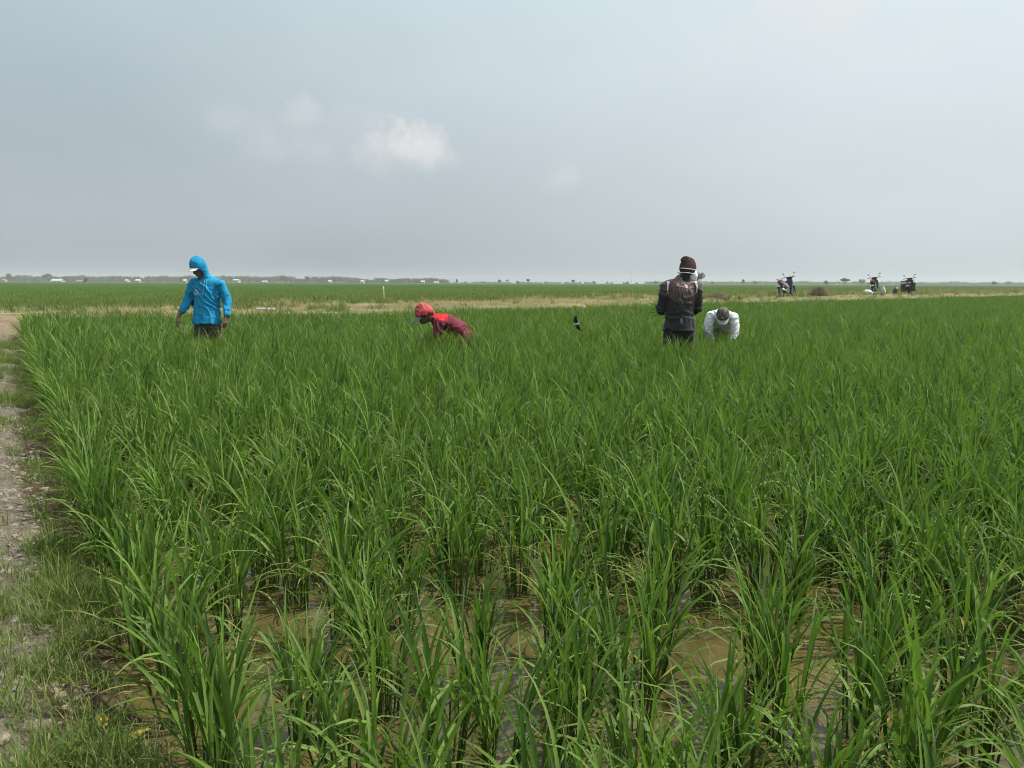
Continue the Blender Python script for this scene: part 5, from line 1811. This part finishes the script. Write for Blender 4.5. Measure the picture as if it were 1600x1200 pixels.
M_BAG = cloth('black_bag_cloth', (0.018, 0.018, 0.019), 0.7, 0.2)
motorcycle((14.95, 42.3, ground_z(14.95, 42.3) - 0.01), R(42), -9, M_NAVY, M_GREYP, 'motorcycle with grey side panels parked on the track, first from the left', M_BLKP)
motorcycle((22.35, 48.0, ground_z(22.35, 48.0) - 0.01), R(58), -8, M_BLKPAINT, M_BLKPAINT, 'black motorcycle parked behind the white sacks, middle one of three', M_BLKPAINT, ('crates',))
motorcycle((25.85, 50.6, ground_z(25.85, 50.6) - 0.01), R(56), -8, M_BLKPAINT, M_WHTP, 'white-fronted motorcycle with black bags over the rear, last of the three', M_WHTP, ('bags',))

# ---------- sacks by the middle motorcycle
m = Mat('woven_sack')
n1 = m.noise(8, 4); wv = m.noise(1.0, 2, vec=m.coord('Object', (120, 120, 120)))
m.set(color=m.mix(m.step(n1, 0.3, 0.7), (0.45, 0.45, 0.43), (0.62, 0.62, 0.60)), rough=0.6, spec=0.3, bump=wv, bstr=0.2, bdist=0.004)
M_SACK = m.m
for loc, rad_, M, lb in (((21.50, 47.1), (0.30, 0.20, 0.18), Matrix.Rotation(R(8), 3, 'Y'), 'full white sack lying on its side left of the middle motorcycle'),
                         ((22.42, 47.1), (0.14, 0.13, 0.25), Matrix.Rotation(R(-10), 3, 'Y'), 'white sack standing upright in front of the middle motorcycle')):
    z0 = ground_z(*loc)
    o = empty('sack', (loc[0], loc[1], z0)); tag(o, lb, 'sack', 'white sacks on the track')
    V, F = [], []
    upright = rad_[2] > rad_[0]
    zc = rad_[2] * 0.88
    ellipsoid(V, F, (0, 0, zc), (rad_[0], rad_[1], rad_[2]), M)
    v, f = boxg(-rad_[0] * .7, rad_[0] * .7, -rad_[1] * .75, rad_[1] * .75, 0.0, zc * 1.45); k = len(V); V += v; F += [tuple(i + k for i in q) for q in f]
    part('bag', fuse(V, F, 0.02, 5, (0.018, 16, (0.6, 0.4, 0.5)), loc[0]), M_SACK, o)
    V, F = [], []
    top = Vector((0, 0, zc * 1.9)) if upright else Vector((rad_[0] * .95, 0, zc))
    out = Vector((0.03, 0, 1)) if upright else Vector((1, 0, 0.2))
    ring_tube(V, F, [top, top + out * .05, top + out * .13], [0.05, 0.03, (0.075, 0.03)], (0, 1, 0), 14)
    part('tied_neck', fuse(V, F, 0.012, 1, (0.008, 60, (0, 1, 0)), 3.0), M_SACK, o)

# ---------- dark container with a pale cap between the two right-hand motorcycles
cx_, cy_ = 23.75, 48.4
o = empty('canister', (cx_, cy_, ground_z(cx_, cy_) + 0.10)); o.rotation_euler = (0, R(14), 0.3)
tag(o, 'small dark canister with a pale cap standing between the middle and last motorcycle', 'canister')
bobj('tank', prism([(-0.11, -0.08), (0.11, -0.08), (0.12, 0.06), (0.11, 0.20), (0.04, 0.27), (-0.06, 0.27), (-0.12, 0.18), (-0.12, 0.05)], 0.085, 0.85, 0.015), M_BLKP, o)
v, f = tubes([([(0.07, 0, 0.24), (0.09, 0, 0.34)], [0.05, 0.045])], 12)
mobj('cap', mesh_data('cap', v, f, M_WHTP), o)
v, f = tubes([([(-0.09, 0, 0.24), (-0.06, 0, 0.33), (0.02, 0, 0.33), (0.04, 0, 0.26)], 0.014)])
mobj('handle', mesh_data('handle', v, f, M_BLKP), o)

# ---------- heaps of dry brush on the track
M_TWIG = plain('dry_twig', (0.205, 0.145, 0.105), 0.9, 0.1, var=0.25, scale=3)
for (x, y, w_, h, n_, lb) in ((17.15, 43.6, 0.60, 0.55, 600, 'rounded heap of brown dry brush right of the first motorcycle'),
                              (9.85, 37.4, 0.60, 0.26, 200, 'low spread of brown dry brush behind the white-shirted person')):
    r_ = random.Random(int(x * 10))
    o = empty('brush_heap', (x, y, ground_z(x, y))); tag(o, lb, 'brush heap', 'heaps of dry brush on the track')
    V, F = [], []
    for _ in range(n_):
        a = r_.uniform(0, 6.283); q = math.sqrt(r_.random()) * w_
        zz = h * max(0.05, 1 - (q / w_) ** 2) * r_.random()
        p = Vector((math.cos(a) * q, math.sin(a) * q * .8, zz))
        d = Vector((r_.gauss(0, 1), r_.gauss(0, 1), r_.gauss(0.5, 0.7))).normalized()
        L = r_.uniform(0.12, 0.34)
        v, f = tube_geom([tuple(p - d * L * .4), tuple(p + d * L * .2 + Vector((r_.gauss(0, .03), r_.gauss(0, .03), 0))), tuple(p + d * L)], [0.008, 0.006, 0.003], 3)
        k = len(V); V += v; F += [tuple(i + k for i in q_) for q_ in f]
    tag(mobj('twigs', mesh_data('twigs', V, F, M_TWIG), o), kind='stuff')

# ---------- bamboo stake
o = empty('bamboo_stake', (-5.42, 32.9, ground_z(-5.42, 32.9) - 0.06)); o.rotation_euler = (0, R(-2), 0)
tag(o, 'thin pale bamboo stake standing upright on the track left of the red headscarf', 'stake')
M_BAM = plain('bamboo', (0.50, 0.47, 0.30), 0.5, 0.4, var=0.12, scale=5)
v, f = tubes([([(0, 0, 0), (0.004, 0, 0.25), (0.0, 0, 0.5), (0.006, 0, 0.74)], [0.030, 0.029, 0.027, 0.025])], 10)
mobj('shaft', mesh_data('shaft', v, f, M_BAM), o)
for z in (0.2, 0.42, 0.64):
    v, f = torus((0.003, 0, 0), 0.028, 0.006, 14, 6)
    nd = mobj('node', mesh_data('node', v, f, M_BAM), o, (0, 0, z)); nd.rotation_euler = (R(90), 0, 0)

# ---------- plastic strip on the paddy's back edge
V, F = [], []
for i in range(25):
    for j in range(5):
        x = i * 0.022
        V.append((x, j * 0.05 + 0.02 * math.sin(i * .9), 0.05 + 0.05 * noise.noise((i * .4, j * .7, 1.0)) + 0.03 * math.sin(j * 1.4)))
F = [(i * 5 + j, i * 5 + j + 1, (i + 1) * 5 + j + 1, (i + 1) * 5 + j) for i in range(24) for j in range(4)]
bm = bmesh.new(); vs = [bm.verts.new(v) for v in V]
for f in F: bm.faces.new([vs[i] for i in f])
bmesh.ops.solidify(bm, geom=bm.faces[:], thickness=0.006)
o = bobj('plastic_sheet', bm, plain('white_plastic', (0.50, 0.50, 0.47), 0.5, 0.4))
o.location = (-7.35, 22.3, ground_z(-7.35, 22.3) + 0.10)
tag(o, 'crumpled strip of white plastic lying at the back edge of the paddy', 'plastic sheet')

# ---------- leafy weeds that stand out along the track
def weed_plant(x, y, h, label, seed):
    r_ = random.Random(seed)
    o = empty('weed_plant', (x, y, ground_z(x, y) - 0.02), r_.uniform(0, 6))
    tag(o, label, 'weed', 'leafy weeds on the track')
    v, f = tubes([([(0, 0, 0), (r_.gauss(0, .03), r_.gauss(0, .03), h * .55)], [0.012, 0.006])], 5)
    mobj('stem', mesh_data('stem', v, f, M_STEM, attrs={'along': [0.3] * len(v), 'tint': [0.5] * len(v)}), o)
    for k in range(9):
        g_ = blade(R(r_.uniform(20, 50)), R(r_.uniform(30, 80)), h * r_.uniform(.7, 1.1), 0.05 + 0.03 * r_.random(), 5, r_.uniform(0.3, 0.97), True, r_.uniform(-.5, .5))
        lf = mobj('leaf', mesh_data('leaf', g_[0], g_[1], M_WEED, attrs={'along': g_[2], 'tint': g_[3]}), o)
        lf.matrix_local = Matrix.Translation((0, 0, h * r_.uniform(.05, .5))) @ Matrix.Rotation(k * 0.75 + r_.uniform(-.3, .3), 4, 'Z')


WEEDS = [(-8.9, 35.0, .34, 'broad-leaved weed left of the bamboo stake, first of a short row'), (-8.4, 35.3, .40, 'broad-leaved weed left of the bamboo stake, second of a short row'),
         (-7.8, 35.2, .32, 'broad-leaved weed left of the bamboo stake, third of a short row'), (-7.2, 35.4, .36, 'broad-leaved weed left of the bamboo stake, fourth of a short row'),
         (-6.6, 35.3, .34, 'broad-leaved weed nearest the bamboo stake on its left'), (-2.6, 36.5, .30, 'leafy weed on the track above the red headscarf, left one'),
         (-1.7, 37.0, .34, 'leafy weed on the track just behind the back of the red-shirted person'), (-0.9, 37.4, .30, 'leafy weed on the track right of the red-shirted person'),
         (8.9, 36.3, .30, 'pale leafy weed at the left end of the low brush spread'), (10.2, 36.8, .34, 'pale leafy weed in the middle of the low brush spread'), (10.9, 37.4, .30, 'pale leafy weed at the right end of the low brush spread')]
for k, (x, y, h, lb) in enumerate(WEEDS):
    weed_plant(x, y, h, lb, 70 + k)

# ------------------------------------------------------------------ birds


def bird(loc, span, right, up, fwd, M_back, M_belly, label, forked=True):
    """wings held out stiffly; right, up, fwd give the bird's attitude"""
    r_, f_ = Vector(right).normalized(), Vector(fwd).normalized()
    u_ = r_.cross(f_).normalized(); f_ = u_.cross(r_)
    o = empty('bird', loc); tag(o, label, 'bird')
    B = Matrix((r_, f_, u_)).transposed()
    k = span / 0.30
    X = lambda x, y, z: tuple((B @ Vector((x, y, z))) * k)
    V, F = [], []
    ring_tube(V, F, [X(0, -0.055, 0), X(0, -0.02, 0), X(0, 0.03, 0), X(0, 0.062, 0.004), X(0, 0.078, 0.002)], [0.006 * k, 0.016 * k, 0.017 * k, 0.013 * k, 0.004 * k], r_, 12)
    mobj('body', mesh_data('body', V, F, M_belly), o)
    V, F = [], []
    ellipsoid(V, F, X(0, 0.062, 0.006), (0.0125 * k,) * 3, None, 12, 8)
    ring_tube(V, F, [X(0, 0.070, 0.004), X(0, 0.084, 0.002)], [0.005 * k, 0.0012 * k], r_, 8)
    mobj('head', mesh_data('head', V, F, M_back), o)
    for s in (-1, 1):
        q = [(0.010, 0.034, -0.020), (0.055, 0.050, -0.024), (0.095, 0.034, -0.022), (0.150, -0.030, -0.034)]
        V = []
        for x, a, b_ in q:
            zz = 0.10 * x
            V += [X(s * x, a, zz + 0.006), X(s * x, (a + b_) / 2, zz + 0.0095), X(s * x, b_, zz + 0.005), X(s * x, (a + b_) / 2, zz + 0.002)]
        F = []
        for i in range(3):
            for j in range(4):
                F.append((i * 4 + j, i * 4 + (j + 1) % 4, (i + 1) * 4 + (j + 1) % 4, (i + 1) * 4 + j))
        F += [(3, 2, 1, 0), (12, 13, 14, 15)]
        mobj('wing', mesh_data('wing', V, F, M_back), o)
    V, F = [], []
    for s in (-1, 1):
        n_ = len(V)
        V += [X(0, -0.045, 0.004), X(s * 0.010, -0.050, 0.003), X(s * 0.026, -0.100, 0.002), X(s * 0.004, -0.078, 0.003)]
        V += [tuple(Vector(v) - u_ * 0.003 * k) for v in V[n_:n_ + 4]]
        F += [tuple(n_ + i for i in q) for q in ((0, 1, 2, 3), (7, 6, 5, 4), (0, 4, 5, 1), (1, 5, 6, 2), (2, 6, 7, 3), (3, 7, 4, 0))]
    mobj('tail', mesh_data('tail', V, F, M_back), o)


M_BIRDD = plain('dark_plumage', (0.016, 0.018, 0.022), 0.6, 0.3)
M_BIRDW = plain('pale_plumage', (0.42, 0.42, 0.38), 0.7, 0.2)
M_BIRDWW = plain('white_plumage', (0.75, 0.74, 0.70), 0.7, 0.2)
bird((0.92, 11.0, 0.725), 0.27, (0.33, 0.25, -0.92), (0, 0, 0), (-0.85, 0.30, 0.28), M_BIRDD, M_BIRDW, 'dark swallow with spread wings flying low over the rice')
bird((-1.72, 60.0, 1.02), 0.46, (0.8, 0.45, -0.25), (0, 0, 0), (-0.55, 0.8, 0.0), M_BIRDWW, M_BIRDD, 'small pale bird flying over the far field right of the red-shirted person')
bird((6.85, 80.0, 1.03), 0.40, (0.85, 0.5, 0.2), (0, 0, 0), (-0.6, 0.8, 0.0), M_BIRDD, M_BIRDWW, 'tiny dark and white bird flying above the swallow')
bird((11.40, 80.0, 1.32), 0.42, (0.6, 0.5, -0.6), (0, 0, 0), (-0.7, 0.7, 0.0), M_BIRDD, M_BIRDD, 'tiny dark bird flying at the horizon left of the dark jersey')
bird((-23.4, 120.0, 1.25), 0.55, (0.9, 0.3, -0.1), (0, 0, 0), (-0.4, 0.9, 0.0), M_BIRDWW, M_BIRDWW, 'tiny white bird skimming the far field left of the bamboo stake')

# ---------- yellowed leaves lying by the bank
M_YEL = plain('yellow_leaf', (0.42, 0.36, 0.06), 0.6, 0.3, var=0.2, scale=30)
for k, (x, y, rz, L, lb) in enumerate(((-3.48, 6.02, 0.5, 0.10, 'yellow fallen leaf at the edge of the water beside the bank'),
                                       (-1.16, 2.06, 2.2, 0.085, 'yellowed leaf on the muddy bank at the bottom edge, left one'), (-1.06, 1.99, 1.0, 0.075, 'yellowed leaf on the muddy bank at the bottom edge, right one'))):
    g_ = blade(R(62), R(50), L, 0.034, 6, 0.5, True, 0.5)
    bm = bmesh.new(); vs = [bm.verts.new(v) for v in g_[0]]
    for f in g_[1]: bm.faces.new([vs[i] for i in f])
    bmesh.ops.solidify(bm, geom=bm.faces[:], thickness=0.0012)
    o = bobj('fallen_leaf', bm, M_YEL)
    o.location = (x, y, max(0.0, ground_z(x, y)) + 0.006); o.rotation_euler = (0, 0, rz)
    tag(o, lb, 'leaf', 'yellow leaves on the bank')
# ------------------------------------------------------------------ hazy air
bm = bmesh.new()
bmesh.ops.create_cube(bm, size=1.0, matrix=Matrix.Translation((0, 570, 5.6)) @ Matrix.Diagonal((2820, 1680, 13.9, 1)))
mz = bpy.data.materials.new('haze_air')
mz.use_nodes = True
mz.node_tree.nodes.clear()
vo = mz.node_tree.nodes.new('ShaderNodeVolumePrincipled')
vo.inputs['Color'].default_value = (0.93, 0.955, 0.97, 1)
vo.inputs['Density'].default_value = 0.00032
vo.inputs['Anisotropy'].default_value = 0.0
mo = mz.node_tree.nodes.new('ShaderNodeOutputMaterial')
mz.node_tree.links.new(vo.outputs[0], mo.inputs['Volume'])
hz = bobj('haze', bm, mz, smooth=False)
tag(hz, 'pale hazy air over the rice plain', 'haze', kind='stuff')
